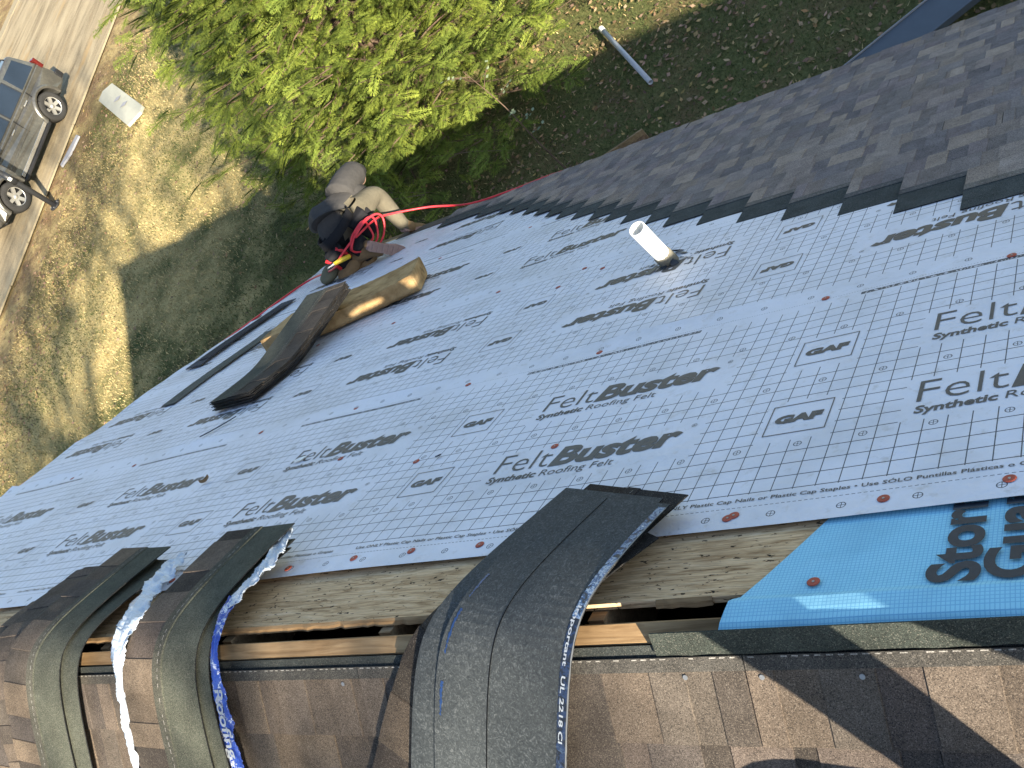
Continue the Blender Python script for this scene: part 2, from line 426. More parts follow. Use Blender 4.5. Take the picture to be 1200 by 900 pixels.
# walls with gable
for sgn in (1, -1):
    mesh('wall', boxV(U_L + .3, U_R - .3, sgn * (YE - .45) - .06, sgn * (YE - .45) + .06, 0, ZE + .08), BOXF, SIDING, house)
for xx in (U_L + .3, U_R - .3):
    yb = YE - .39; zb = ZE + .14
    prof = [(-yb, 0), (yb, 0), (yb, zb), (0, HR - .12), (-yb, zb)]
    V = [(xx - .06, y, z) for y, z in prof] + [(xx + .06, y, z) for y, z in prof]
    F = [(4, 3, 2, 1, 0), (5, 6, 7, 8, 9)] + [(i, (i + 1) % 5, (i + 1) % 5 + 5, i + 5) for i in range(5)]
    mesh('gable_wall', V, F, SIDING, house)
# fascia, drip edge on the rake and the eaves
for fn in (far, near):
    vv, ff = slope_box(fn, U_L - .002, U_L + .018, .02, V_E, -.16, -.0165); mesh('rake_board', vv, ff, TRIM, house)
    vv, ff = slope_box(fn, U_L - .014, U_L + .03, .02, V_E + .01, -.014, .0018); mesh('drip_edge', vv, ff, DARKM, house)
    vv, ff = slope_box(fn, U_L, U_R, V_E + .002, V_E + .02, -.17, -.004); mesh('fascia_board', vv, ff, TRIM, house)
    vv, ff = slope_box(fn, U_L + .03, U_R, V_E - .05, V_E + .026, .0004, .0022); mesh('drip_edge', vv, ff, DARKM, house)

# ---- printed underlayment, four courses
def Wv(u, v):
    u = np.asarray(u, float); v = np.asarray(v, float)
    return .0016 * np.sin(u * 3.1 + v * 2.0) + .0012 * np.sin(u * 7.3 - v * 4.1 + 1) + .0010 * np.sin(u * 2.2 + v * 9.0 + 2) + .0030
ROLLS = [  # v start, F-left u, reversed, height, u left, lap edge v
    (0.280, -1.2, False, .0105), (0.280 + 1.079, -.873, True, .0075), (0.280 + 2.175, -2.24, False, .0045), (0.280 + 3.300, -3.04, True, .0018)]
RW = 1.219
def logo_parts():
    out = []
    for t, x0, x1, b, c, of, sh in (('Felt', 0, .19, .404, .094, -.012, 0.0), ('Buster', .196, .605, .404, .092, .045, .16),
                                    ('Synthetic', 0, .172, .356, .030, .03, .08), ('Roofing Felt', .186, .425, .356, .030, -.004, .08)):
        V, F = fit_text(t, x0, x1, b, c, offset=of, shear=sh); out.append((V, F))
    a = np.linspace(0, 2 * math.pi, 13)[:-1]                 # registered mark
    ring = np.concatenate([np.stack([.628 + .008 * np.cos(a), .484 + .008 * np.sin(a)], -1), np.stack([.628 + .0066 * np.cos(a), .484 + .0066 * np.sin(a)], -1)])
    out.append((ring, [(i, (i + 1) % 12, 12 + (i + 1) % 12, 12 + i) for i in range(12)]))
    out.append(fit_text('R', .625, .632, .4795, .008))
    V, F = [], []
    for v, f in out:
        n = len(V); V += v.tolist(); F += [tuple(i + n for i in q) for q in f]
    return np.array(V), F
def gaf_parts():
    V, F = fit_text('GAF', .865, .985, .411, .034, offset=.07, shear=.1); V = V.tolist(); F = list(F)
    x0, x1, y0, y1, w = .847, 1.0015, .359, .495, .0028
    for (a, b, c, d) in ((x0, x1, y0, y0 + w), (x0, x1, y1 - w, y1), (x0, x0 + w, y0 + w, y1 - w), (x1 - w, x1, y0 + w, y1 - w)):
        n = len(V); V += [[a, c], [b, c], [b, d], [a, d]]; F.append((n, n + 1, n + 2, n + 3))
    return np.array(V), F
LOGO, GAFB = logo_parts(), gaf_parts()
U1, U2 = -5.215, 4.2
sheets = []
for ri, (v0, uF, rev, h0) in enumerate(ROLLS):
    nx, ny = 236, 20
    us = np.linspace(U1, U2, nx + 1); vs_ = np.linspace(0, RW, ny + 1)
    rg = np.random.RandomState(40 + ri)
    UU, VV = np.meshgrid(us, vs_, indexing='ij'); v = v0 + VV
    lim = V_E - .012
    v = np.minimum(v, lim + 0 * v)
    wob = np.interp(us, np.linspace(U1, U2, 60), rg.normal(0, .004, 60))[:, None]
    v = v + wob * (VV > RW - .001) * (ri < 3)
    # the rake edge wavers and lifts a little
    ew = np.interp(vs_, np.linspace(0, RW, 9), rg.uniform(-.035, .012, 9))
    UU2 = UU.copy(); UU2[0, :] = U1 + ew
    UU2[1, :] = UU[1, :] + .0
    h = h0 + Wv(UU2, v) + (.012 * np.clip((-.15 - UU) / .4, 0, 1) if ri == 0 else .003) * np.exp(-((VV - RW) / .045) ** 2) * (ri < 3) * (.5 + .5 * np.sin(UU * 5 + ri)) 
    h[0, :] += np.interp(vs_, np.linspace(0, RW, 9), rg.uniform(-.004, .016, 9))
    P = farA(UU2, v, h).reshape(-1, 3)
    lu = UU2 - uF if not rev else uF - UU2
    lv = (v - v0) if not rev else RW - (v - v0)
    n = ny + 1
    F = [(i * n + j, (i + 1) * n + j, (i + 1) * n + j + 1, i * n + j + 1) for i in range(nx) for j in range(ny)]
    sh = mesh('underlayment_sheet', P, F, FELT, house, True, uvs=np.stack([lu, lv], -1).reshape(-1, 2))
    sheets.append((sh, v0, uF, rev, h0))
    sh['label'] = ['printed white underlayment course nearest the ridge', 'upside-down printed underlayment course around the vent pipe',
                   'third printed underlayment course below the ridge', 'lowest printed underlayment course at the eave'][ri]
    def place(Q, du, dv, name, dh=.0012, mat=INK):
        V2, F2 = Q; a = V2[:, 0] + du; b = V2[:, 1] + dv
        u = uF + a if not rev else uF - a
        vv = v0 + b if not rev else v0 + RW - b
        if u.min() < U1 + .02 or u.max() > U2: return None
        if ri and vv.min() < ROLLS[ri - 1][0] + RW: return None
        if vv.max() > V_E - .02: return None
        return mesh(name, farA(u, vv, h0 + Wv(u, vv) + dh), F2, mat, sh)
    for k in range(-7, 9):
        for r in (0, 1):
            for Q, nm in ((LOGO, 'printed_logo'), (GAFB, 'printed_box_mark')): place(Q, k * 1.2, r * .351, nm)
    if ri in (0, 3):
        V, F = fit_text('Use ONLY Plastic Cap Nails or Plastic Cap Staples \u2022 Use S\u00d3LO Puntillas Pl\u00e1sticas o Grapas', 0, .86, .096, .0125, offset=.012, res=2)
        for k in range(-6, 6): place((V, F), .63 + k * .955, 0, 'printed_notice')
# plastic cap nails: a dished red washer with a steel head
a = np.linspace(0, 2 * math.pi, 17)[:-1]
def cap_vf(r=.0125):
    rings = [(r, 0), (r, .0010), (r * .82, .0018), (r * .35, .0010), (r * .16, .0012)]
    V = [(q * math.cos(t), q * math.sin(t), z) for q, z in rings for t in a]; F = []
    for i in range(4):
        for k in range(16): F.append((i * 16 + k, i * 16 + (k + 1) % 16, i * 16 + 16 + (k + 1) % 16, i * 16 + 16 + k))
    F.append(tuple(range(64, 80))); return np.array(V), F
CV, CF = cap_vf()
def cap_nail(u, v, parent, h):
    P = farA(u + CV[:, 0], v + CV[:, 1], h + CV[:, 2])
    o = mesh('cap_nail', P, CF, REDCAP, parent, True)
    q = .0028; n8 = np.linspace(0, 2 * math.pi, 9)[:-1]
    Vh = [(q * math.cos(t), q * math.sin(t), z) for z in (.001, .0022) for t in n8]; Vh = np.array(Vh)
    Fh = [(k, (k + 1) % 8, 8 + (k + 1) % 8, 8 + k) for k in range(8)] + [tuple(range(8, 16))]
    mesh('nail_head', farA(u + Vh[:, 0], v + Vh[:, 1], h + Vh[:, 2]), Fh, STEEL, o)
def felt_h(u, v):
    for (sh, v0, uF, rev, h0) in sheets:
        if v0 <= v <= v0 + RW: return sh, h0 + float(Wv(u, v)) + .001
    return sheets[-1][0], .006
for (u, v) in [(-1.763, .32), (-1.494, .33), (-1.279, .335), (-1.04, .33), (-.843, .32), (-.349, .319), (-.337, .327), (-.018, .323), (.21, .336), (.46, .325), (.74, .33), (-2.05, .325), (-2.35, .33),
               (-1.03, .79), (-1.62, .86), (-2.08, .99), (-1.15, 1.42), (-.35, 1.41), (.16, 1.40), (-2.35, 1.44), (-1.73, 1.41), (-2.95, 1.43), (-3.9, 1.40), (.5, 1.41), (-1.55, 2.38), (-1.68, 2.46), (-1.75, 2.30), (-2.2, 2.5), (-2.9, 2.5), (-.6, 2.5), (-3.5, 2.52), (-2.6, 3.64), (-3.3, 3.62), (-4.3, 3.62), (-4.5, 1.42), (-4.6, 2.5)]:
    s_, hh = felt_h(u, v); cap_nail(u, v, s_, hh)

# ---- blue membrane over the ridge
us = np.linspace(-.30, 4.2, 120); prof = [(.34, .003), (.28, .0035), (.2, .0035), (.12, .004), (.06, .006)]
ridge_pts = [(.060, .006), (.035, .020), (.0, .030)]      # (y, z above ridge) crown on towards the near side
V, n = [], 0
rg = np.random.RandomState(9); nz = np.interp(us, np.linspace(-.3, 4.2, 50), rg.normal(0, .0025, 50))
rows = []
left = lambda v: -.285 + .52 * max(0, v) ** .95          # slanting cut edge
for (v, h) in prof: rows.append([far(max(x, 0) if x > left(v) + .06 else left(v) + max(0, (x + .30)) * .25, v, h + (nz[i] if v < .15 else 0)) for i, x in enumerate(us)])
crown = [(.047, -.020), (.042, -.013), (.020, -.003), (-.004, .006), (-.026, .006), (-.050, -.012)]
for (y, z) in crown: rows.append([(x if x > -.24 else -.285 + (x + .30) * .75, y, HR + z + nz[i] * .6) for i, x in enumerate(us)])
for r_i, row in enumerate(rows[:5]):
    v = prof[r_i][0]; L0 = left(v)
    xs2 = L0 + (us - us[0]) / (us[-1] - us[0]) * (us[-1] - L0)
    rows[r_i] = [far(x, v, prof[r_i][1] + (nz[i] if v < .15 else 0)) for i, x in enumerate(xs2)]
for r_i, (y, z) in enumerate(crown):
    L0 = -.262 - .004 * r_i; xs2 = L0 + (us - us[0]) / (us[-1] - us[0]) * (us[-1] - L0)
    rows[5 + r_i] = [(x, y, HR + z + nz[i] * .6) for i, x in enumerate(xs2)]
V = [p for r in rows for p in r]; m_ = len(us)
F = [(r * m_ + i, r * m_ + i + 1, (r + 1) * m_ + i + 1, (r + 1) * m_ + i) for r in range(len(rows) - 1) for i in range(m_ - 1)]
memb = mesh('membrane_sheet', V, F, MEMB, house, False); memb['label'] = 'bright blue gridded membrane folded over the ridge'
# stretched letters, running down the slope, tops towards the left
def memb_pt(x, q):        # q: distance from the ridge along the membrane
    v = np.maximum(q, .06)
    return farA(x, v, np.where(v < .3, .0068, .005) + .0008 * 0)
for word, u0, u1, q0, q1 in (('Storm', .172, .088, .062, .352), ('Guard', .262, .180, .062, .372)):
    V2, F2 = fit_text(word, q0, q1, 0, 1.0, offset=.035, res=5)
    mesh('printed_letters', memb_pt(u0 + (u1 - u0) * V2[:, 1], V2[:, 0]) + np.array([0, 0, .0022]), [f[::-1] for f in F2], INKB, memb)
cap_nail(-.112, .088, memb, .0075)

# ------------------------------------------------------------------ shingles
PALF = [(0.280, 0.230, 0.199), (0.233, 0.203, 0.187), (0.332, 0.269, 0.217), (0.203, 0.180, 0.177), (0.256, 0.217, 0.194), (0.300, 0.250, 0.213), (0.244, 0.203, 0.194)]  # same shingle as PAL, made lighter to offset the shade on the far slope
PAL = [(0.132, 0.103, 0.079), (0.110, 0.091, 0.073), (0.158, 0.120, 0.085), (0.096, 0.080, 0.069), (0.121, 0.096, 0.075), (0.142, 0.111, 0.084), (0.115, 0.091, 0.075)]  # darker copy, toned down for the slope in full sun
PAL += [(.070, .058, .048)]
HEAD = (.045, .050, .046)
def shingle_vf(seed, L=1.0, W=.337, sub=0, dash=True, back=True, head=HEAD, exp=.143, pal=None):
    """laminated shingle as a stepped sheet: a along the length, b from the butt edge up, c thickness"""
    pal = pal or PAL; rg = np.random.RandomState(seed); teeth = []; x = rg.uniform(-.1, 0)
    while x < L:
        w = rg.uniform(.06, .15); teeth.append((max(x, 0), min(x + w, L))); x += w + rg.uniform(.045, .12)
    teeth = [(a, b) for a, b in teeth if b - a > .012]
    e = .0006; xs = {0.0, L}
    for a, b in teeth:
        for q in (a, b):
            if e < q < L - e: xs |= {q - e, q + e}
    if sub: xs |= set(np.linspace(0, L, sub + 1))
    xs = np.array(sorted(xs)); xs = xs[np.concatenate([[True], np.diff(xs) > 2e-4])]
    ys = np.array([0, exp - .0006, exp + .0006, .185, .1862, W])
    inT = lambda x: any(a - 1e-9 <= x <= b + 1e-9 for a, b in teeth)
    mid = .5 * (xs[1:] + xs[:-1])
    def ht(x, j):
        if j <= 1: return .0062 if inT(x) else .0030
        if j in (2, 3): return .0062
        return .0030
    nX, nY = len(xs), len(ys); V, F, C = [], [], []
    for i in range(nX):
        for j in range(nY): V.append((xs[i], ys[j], ht(xs[i], j)))
    tcol = [pal[rg.randint(len(pal))] for _ in teeth]; gcol = [pal[rg.randint(len(pal))] for _ in range(len(teeth) + 2)]
    for i in range(nX - 1):
        t = [k for k, (a, b) in enumerate(teeth) if a <= mid[i] <= b]
        g = sum(1 for a, b in teeth if b < mid[i])
        for j in range(nY - 1):
            F.append((i * nY + j, (i + 1) * nY + j, (i + 1) * nY + j + 1, i * nY + j + 1))
            if j <= 1: c = tcol[t[0]] if t else tuple(q * .84 for q in gcol[g])
            elif j == 2: c = tuple(.35 * q + .65 * h for q, h in zip(gcol[0], head))
            else: c = head
            C.append(c)
    border = [i * nY for i in range(nX)] + [(nX - 1) * nY + j for j in range(1, nY)] + [i * nY + nY - 1 for i in range(nX - 2, -1, -1)] + [j for j in range(nY - 2, 0, -1)]
    off = len(V)
    if back:
        for i in range(nX):
            for j in range(nY): V.append((xs[i], ys[j], 0.0))
        for i in range(nX - 1):
            for j in range(nY - 1): F.append((off + i * nY + j, off + i * nY + j + 1, off + (i + 1) * nY + j + 1, off + (i + 1) * nY + j)); C.append((-1, 0, 0))
        nb = len(border)
        for k in range(nb): F.append((border[(k + 1) % nb], border[k], off + border[k], off + border[(k + 1) % nb])); C.append((.02, .021, .022))
    else:      # only a skirt
        b2 = {}
        for q in border: b2[q] = len(V); V.append((V[q][0], V[q][1], 0.0))
        nb = len(border)
        for k in range(nb): F.append((border[(k + 1) % nb], border[k], b2[border[k]], b2[border[(k + 1) % nb]])); C.append((.02, .021, .022))
    if dash:
        for q in np.arange(.01, L - .02, .021):
            if rg.rand() < .12: continue
            n = len(V); w = rg.uniform(.008, .014)
            for k in range(1):
                V += [(q, .168, .0066), (q + w, .168, .0066), (q + w, .1705, .0066), (q, .1705, .0066)]; F.append((n, n + 1, n + 2, n + 3)); C.append((.30, .28, .25))
    return np.array(V), F, np.array(C, float)
def shingle_obj(name, VFC, mapf, parent=None):
    V, F, C = VFC; fm = (C[:, 0] < 0).astype(int); C2 = C.copy(); C2[fm == 1] = (.02, .02, .02)
    return mesh(name, mapf(V[:, 0], V[:, 1], V[:, 2]), F, None, parent, False, cols=C2, mats=[GRAN, BACK], fmat=fm)

# far slope: laid courses, stair-stepped towards the ridge
rng = np.random.RandomState(11); EXP = .143
pool = [shingle_vf(100 + i, back=False, dash=True, pal=PALF, head=(.066, .075, .072)) for i in range(14)]
for k in range(23):
    vb = V_E + .012 - k * EXP                              # butt edge of this course
    us0 = float(np.interp(k, [0, 1.5, 13, 19.4, 24], [-3.95, -3.30, -1.38, .06, 1.2])) + rng.uniform(-.02, .02)
    u = us0; first = True; n_in = 0
    while u < 2.9:
        V, F, C = pool[rng.randint(14)]
        tint = rng.uniform(.92, 1.08); tilt = rng.uniform(.9, 1.1); du = u + rng.uniform(0, .002); dvv = rng.normal(0, .0012)
        def mp(a, b, c, du=du, vb=vb + dvv, tilt=tilt): return farA(du + a, vb - b, .0105 + c + .016 * (1 - b / .337) + .002 * (tilt - .9))
        shingle_obj('shingle', (V, F, C * tint), mp, house); u += 1.002
mesh('roof_field', *slope_box(far, 2.9, U_R, .3, V_E + .01, .011, .016), DARKROOF, house)
mesh('starter_strip', *slope_box(far, -4.5, 3.0, V_E - .16, V_E + .014, .0072, .0098), DARKROOF, house)

# near slope: top courses in the sun
for k in range(4):
    s_but = .232 + k * EXP
    for j in range(9):
        u = -5.25 + j * 1.002 + (k * .31) % .6
        L = 1.0
        vfc = shingle_vf(300 + k * 20 + j, L=L, back=False, dash=True)
        V, F, C = vfc
        top = .06 if k == 0 else None
        def mp(a, b, c, u=u, s=s_but, k=k):
            bb = b.copy()
            if k == 0: bb = np.minimum(bb, s - .060)
            c2 = np.where(bb < b - 1e-6, c * .9, c)
            return nearA(u + a, s - bb, .004 + c2 + .016 * (1 - bb / .337))
        shingle_obj('shingle', (V, F, C * np.random.RandomState(k * 9 + j).uniform(.95, 1.08)), mp, house)
mesh('roof_field', *slope_box(near, U_L, U_R, .06 + .337 + .2, V_E + .01, .001, .007), DARKROOF, house)
mesh('roof_field', *slope_box(near, 4.0, U_R, .06, .60, .001, .007), DARKROOF, house)
# trimmed strip of shingle along the ridge, right hand side
def strip_vf(L, W, n=60, seed=0):
    rg = np.random.RandomState(seed); xs = np.linspace(0, L, n); V, F, C = [], [], []
    w = rg.normal(0, .0012, n)
    for i in range(n):
        V += [(xs[i], 0 + w[i], 0), (xs[i], 0 + w[i], .0055), (xs[i], W, .0055), (xs[i], W, 0)]
    for i in range(n - 1):
        for c in range(3): F.append((i * 4 + c, (i + 1) * 4 + c, (i + 1) * 4 + c + 1, i * 4 + c + 1)); C.append((.045, .052, .044))
    F += [(0, 1, 2, 3), (4 * n - 1, 4 * n - 2, 4 * n - 3, 4 * n - 4)]; C += [(.05, .05, .05)] * 2
    return np.array(V), F, np.array(C)
V, F, C = strip_vf(2.2, .048, 60, 4)
shingle_obj('trimmed_strip', (V, F, C), lambda a, b, c: nearA(-.415 + a, .054 - b + .0, .0165 + c + .010 * np.clip((b - .0) / .048, 0, 1)), house)
V, F, C = strip_vf(1.8, .048, 50, 5)
shingle_obj('trimmed_strip', (V, F, C), lambda a, b, c: nearA(1.79 + a, .054 - b, .0165 + c + .010 * b / .048), house)
# roofing nails just below the seal line
n8 = np.linspace(0, 2 * math.pi, 11)[:-1]
NV = np.array([(.0052 * math.cos(t), .0052 * math.sin(t), z) for z in (0, .0014) for t in n8]); NF = [(k, (k + 1) % 10, 10 + (k + 1) % 10, 10 + k) for k in range(10)] + [tuple(range(10, 20))]
for (u, s) in ((-.365, .098), (-.210, .1), (-.028, .102), (.33, .1), (-1.3, .1), (-2.1, .1)):
    mesh('roofing_nail', nearA(u + NV[:, 0], s + NV[:, 1], .0215 + NV[:, 2]), NF, STEEL, house)

# ---- loose shingles draped over the ridge
def drape(u0, th, c, r, dn, df, a0, flip=False, mirror=False, sag=0.0):
    """map of a flat shingle lying across the ridge. u0 = its centre line at the ridge, th = turn, c/r = height and bend, dn/df = drop at the near/far end"""
    y = np.linspace(-1.3, 1.3, 1301); ss = lambda q: q * q * (3 - 2 * q)
    z = -math.tan(PITCH) * np.sqrt(y * y + r * r) + c
    z = z - dn * ss(np.clip((-y - .05) / .5, 0, 1)) - df * ss(np.clip((y - .05) / .5, 0, 1))
    s = np.concatenate([[0], np.cumsum(np.hypot(np.diff(y), np.diff(z)))]); s -= np.interp(0, y, s)
    dy, dz = np.gradient(y, s), np.gradient(z, s)
    ct, st = math.cos(th), math.sin(th)
    def f(a, b, cc, W=.337):
        a = np.asarray(a, float); b = np.asarray(b, float); cc = np.asarray(cc, float)
        if mirror: b = W - b
        if flip: cc = .0065 - cc
        t = (a - a0) * ct - (b - W / 2) * st; x = u0 + (a - a0) * st + (b - W / 2) * ct
        yy, zz = np.interp(t, s, y), np.interp(t, s, z); ny, nz_ = -np.interp(t, s, dz), np.interp(t, s, dy)
        curl = sag * ((b / W - .5) ** 2)
        return np.stack([x + 0 * yy, yy + ny * (cc + curl), HR + zz + nz_ * (cc + curl)], -1)
    return f
def loose(label, seed, mapf, L=1.0, group='loose shingles draped over the ridge', head=(.080, .084, .064), dim=1.0):
    V, F, C = shingle_vf(seed, L=L, sub=44, head=head); C = np.where(C[:, :1] < 0, C, C * dim)
    o = shingle_obj('loose_shingle', (V, F, C), mapf); tag(o, label, 'shingle', group); return o
D = R_
# left bundle
loose('leftmost loose shingle draped over the ridge, brown tabs partly hidden', 501, drape(-2.93, D(4), .085, .10, .03, .06, .52))
loose('dark under shingle of the left bundle, corner poking out towards the eave', 502, drape(-2.83, D(-3), .093, .10, .03, .04, .55))
loose('olive headlap shingle with open gap at its right edge, left bundle', 503, drape(-2.585, D(7), .095, .10, .02, .05, .55))
loose('top shingle of the left bundle, white dashed nail line, brown tabs on its left', 504, drape(-2.665, D(6), .112, .105, .02, .02, .50))
# middle bundle
loose('bottom shingle of the middle bundle resting on blue plastic wrap', 511, drape(-1.945, D(1), .105, .11, .025, .05, .60))
loose('second shingle of the middle bundle, thin dark edge showing on its right', 512, drape(-1.925, D(0), .116, .115, .02, .03, .58))
mid_map = drape(-1.965, D(2), .132, .12, .02, .005, .52)
loose('top shingle of the middle bundle, dashed nail line and pointed far end', 513, mid_map)
# right bundle, turned back side up
loose('dark granule-side shingle lying askew under the black upturned shingles', 521, drape(-.83, D(34), .075, .085, .02, .03, .60), head=(.075, .072, .068), dim=.62)
loose('lower black upturned shingle, corner reaching farthest onto the underlayment', 522, drape(-.77, D(21), .095, .095, .02, .035, .52), head=(.055, .053, .052), dim=.6)
def upturned(label, seed, m, L=1.0):
    V, F, C = shingle_vf(seed, L=L, sub=44, dash=False); o = shingle_obj('loose_shingle', (V, F, C), m); tag(o, label, 'shingle', 'upturned shingles on the ridge'); return o
upturned('black upturned shingle under the silver-taped one', 523, drape(-.80, D(20), .104, .10, .02, .025, .55, flip=True))
RB = drape(-.735, D(18), .112, .10, .02, .02, .60, flip=True)
rb = upturned('top black upturned shingle with a printed silver blue tape along its edge', 524, RB, L=1.0)
LIP = m_film('release_tape', [(.0, (.015, .02, .03)), (.44, (.03, .07, .16)), (.50, (.25, .33, .42)), (.55, (.05, .10, .22)), (.62, (.55, .58, .58))], 60.0, .3)
LIPD = m_film('dark_tape', [(.0, (.008, .012, .022)), (.50, (.015, .03, .075)), (.60, (.06, .10, .16)), (.63, (.010, .016, .03))], 50.0, .4)
BLUEL = plain('tape_blue', (.015, .04, .12), .35, .4, var=.5, scale=80); WHITEI = plain('white_print', (.34, .37, .40), .5, .3)
# lamination seam and tape, on the upturned side (flip: c grows downwards, so negative c lies on top)
def ribbon_on(mapf, a0, a1, b0, b1, c, n=60, k=3, jag=0.0, seed=1):
    rg = np.random.RandomState(seed); A = np.linspace(a0, a1, n + 1); V, F = [], []
    for i, a_ in enumerate(A):
        for j in range(k + 1): V.append((a_, b0 + (b1 - b0) * j / k + (rg.normal(0, jag) if j in (0, k) else 0), c))
    for i in range(n):
        for j in range(k): F.append((i * (k + 1) + j, i * (k + 1) + j + 1, (i + 1) * (k + 1) + j + 1, (i + 1) * (k + 1) + j))
    V = np.array(V); return mapf(V[:, 0], V[:, 1], V[:, 2]), F
V, F = ribbon_on(RB, .66, .985, .314, .3365, -.0009, jag=.0006); mesh('release_tape', V, F, LIP, rb)
V, F = ribbon_on(RB, .02, .658, .314, .3365, -.0009, jag=.0006); mesh('dark_tape', V, F, LIPD, rb)
for q0, q1 in ((.50, .60), (.63, .70), (.36, .44)):
    V, F = ribbon_on(RB, q0, q1, .014, .020, -.0009, jag=.0015, n=24); mesh('blue_film_strip', V, F, BLUEL, rb)
V, F = ribbon_on(RB, .02, .985, .3352, .3385, -.0011, jag=.0004); mesh('tape_edge', V, F, plain('tape_edge_grey', (.20, .20, .19), .5), rb)
V, F = ribbon_on(RB, .0, 1.0, .1405, .1432, -.0012); mesh('lamination_seam', V, F, plain('seam_black', (.004, .004, .005), .8, .1), rb)
for body, a0_, a1_ in (('Important', .685, .565), ('UL 2218 Cl', .545, .40)):
    V2, F2 = fit_text(body, 0, 1, 0, 1, offset=.02, res=3)
    aa = a0_ + (a1_ - a0_) * V2[:, 0]; bb = .3185 + .0095 * V2[:, 1]
    mesh('printed_letters', RB(aa, bb, 0 * aa - .0018), F2, WHITEI, rb)

# ---- torn plastic wrapping round the middle bundle
def wrap(name, label, pts, mat, seed, k=7, n=90, crk=.007, mats=None):
    """pts: (t, u, h, w): distance across the ridge (+ far), position, height, width"""
    rg = np.random.RandomState(seed); P = catmull(np.array(pts, float), 30); n = len(P)
    base = drape(0, 0, .045, .055, .0, .0, 0.0)
    V, F = [], []
    ph = rg.uniform(0, 6, 8)
    for i in range(n):
        t, u, h, w = P[i]
        for j in range(k + 1):
            q = j / k - .5; wz = rg.normal(0, crk * .16) + crk * math.sin(ph[j % 8] + t * (24 + 9 * j)) + crk * .6 * math.sin(t * 61 + 2.2 * j)
            ed = (w * .16 * math.sin(t * 47 + j) * math.sin(t * 19 + 2 + j) + rg.normal(0, w * .035)) if j in (0, k) else 0
            V.append((t, u + q * w + ed, h + wz))
    V = np.array(V); W3 = base(V[:, 0], V[:, 1] + .337 / 2, V[:, 2])
    F = [(i * (k + 1) + j, i * (k + 1) + j + 1, (i + 1) * (k + 1) + j + 1, (i + 1) * (k + 1) + j) for i in range(n - 1) for j in range(k)]
    o = mesh(name, W3, F, mat, None, True); tag(o, label, 'plastic wrap', 'torn plastic wrap under the middle bundle'); o.modifiers.new('thickness', 'SOLIDIFY').thickness = .0006
    return o, base
FILMW = m_film('film_white_blue', [(.30, (.42, .50, .60)), (.70, (.62, .65, .68))], 22.0, .25)
FILMB = m_film('film_blue_print', [(.0, (.02, .05, .30)), (.46, (.03, .08, .38)), (.56, (.62, .65, .70)), (.60, (.03, .07, .34))], 30.0, .28)
FILMR = plain('film_red_print', (.60, .04, .07), .35, .4)
wrap('plastic_wrap', 'torn white plastic wrap strip left of the middle bundle', [(.40, -2.30, .045, .06), (.30, -2.28, .045, .10), (.20, -2.25, .045, .12), (.10, -2.20, .05, .11), (.0, -2.155, .055, .07), (-.08, -2.165, .045, .045), (-.22, -2.20, .035, .034), (-.40, -2.21, .03, .032), (-.55, -2.2, .02, .045)], FILMW, 7, crk=.006)
wb, wbase = wrap('plastic_wrap', 'blue printed plastic wrap with white lettering right of the middle bundle', [(.13, -1.765, .05, .035), (.08, -1.745, .05, .045), (.03, -1.725, .05, .035), (-.03, -1.715, .045, .035), (-.12, -1.725, .04, .048), (-.24, -1.735, .035, .054), (-.345, -1.735, .03, .054)], FILMB, 8, crk=.0022)
wrap('plastic_wrap', 'crumpled pale plastic wrap under the far tip of the middle bundle', [(.44, -1.80, .05, .03), (.34, -1.765, .05, .055), (.24, -1.745, .05, .06), (.14, -1.745, .05, .045), (.08, -1.74, .05, .03)], FILMW, 9, crk=.006)
wrap('plastic_wrap', 'red scrap of plastic wrap at the end of the blue wrap', [(-.335, -1.735, .031, .054), (-.38, -1.735, .03, .054), (-.46, -1.73, .03, .05)], FILMR, 10, crk=.002)
V2, F2 = fit_text('Roofing', 0, 1, 0, 1, offset=.02, res=4)
tt = -.10 - .19 * V2[:, 0]; uu = np.interp(-tt, [.10, .12, .24, .30], [-1.722, -1.725, -1.735, -1.735]) + (.5 - V2[:, 1]) * -.034
mesh('printed_letters', wbase(tt, uu + .337 / 2, np.interp(-tt, [.1, .12, .24, .3], [.0435, .0435, .0385, .0365])), F2, WHITEI, wb)

# ------------------------------------------------------------------ things on the underlayment
# cushion of old foam: flat top, rounded belly, slightly bent
FOAM = m_foam(); FOAMC = plain('foam_cut_face', (.62, .47, .20), .95, .08, var=.15, scale=60)
ax = catmull([(-3.99, 2.76), (-3.80, 2.80), (-3.58, 2.88), (-3.34, 3.00), (-3.10, 3.12)], 10)
arcp = [(.185 - .05 * (1 - math.cos(t)), .05 - .05 * math.sin(t)) for t in np.linspace(0, math.pi / 2, 6)]
sec = [(-.185, .15), (-.184, .152), (-.10, .155), (0, .156), (.10, .155), (.184, .152), (.185, .15), (.187, .11)] + arcp + [(-x, z) for x, z in arcp[::-1]] + [(-.187, .11)]
V, F = [], []; m_ = len(sec); rg = np.random.RandomState(5); T = np.gradient(ax, axis=0); T /= np.linalg.norm(T, axis=1)[:, None]
for i in range(len(ax)):
    for (q, h) in sec:
        q2 = q * 1.28 * (1 + .02 * math.sin(i * .7)) * (.86 + .14 * math.sin(math.pi * i / len(ax))); hh = h * .72 * (1 + .10 * math.sin(i * .16 + .2)) + .016 + rg.normal(0, .001)
        V.append(far(ax[i][0] - T[i][1] * q2, ax[i][1] + T[i][0] * q2, hh))
for i in range(len(ax) - 1):
    for k in range(m_): F.append((i * m_ + k, i * m_ + (k + 1) % m_, (i + 1) * m_ + (k + 1) % m_, (i + 1) * m_ + k))
cush = empty('foam_cushion', far(-3.6, 2.9)); tag(cush, 'dirty tan foam roofing cushion under the shingle stack', 'cushion')
Minv = Vector(cush.location)
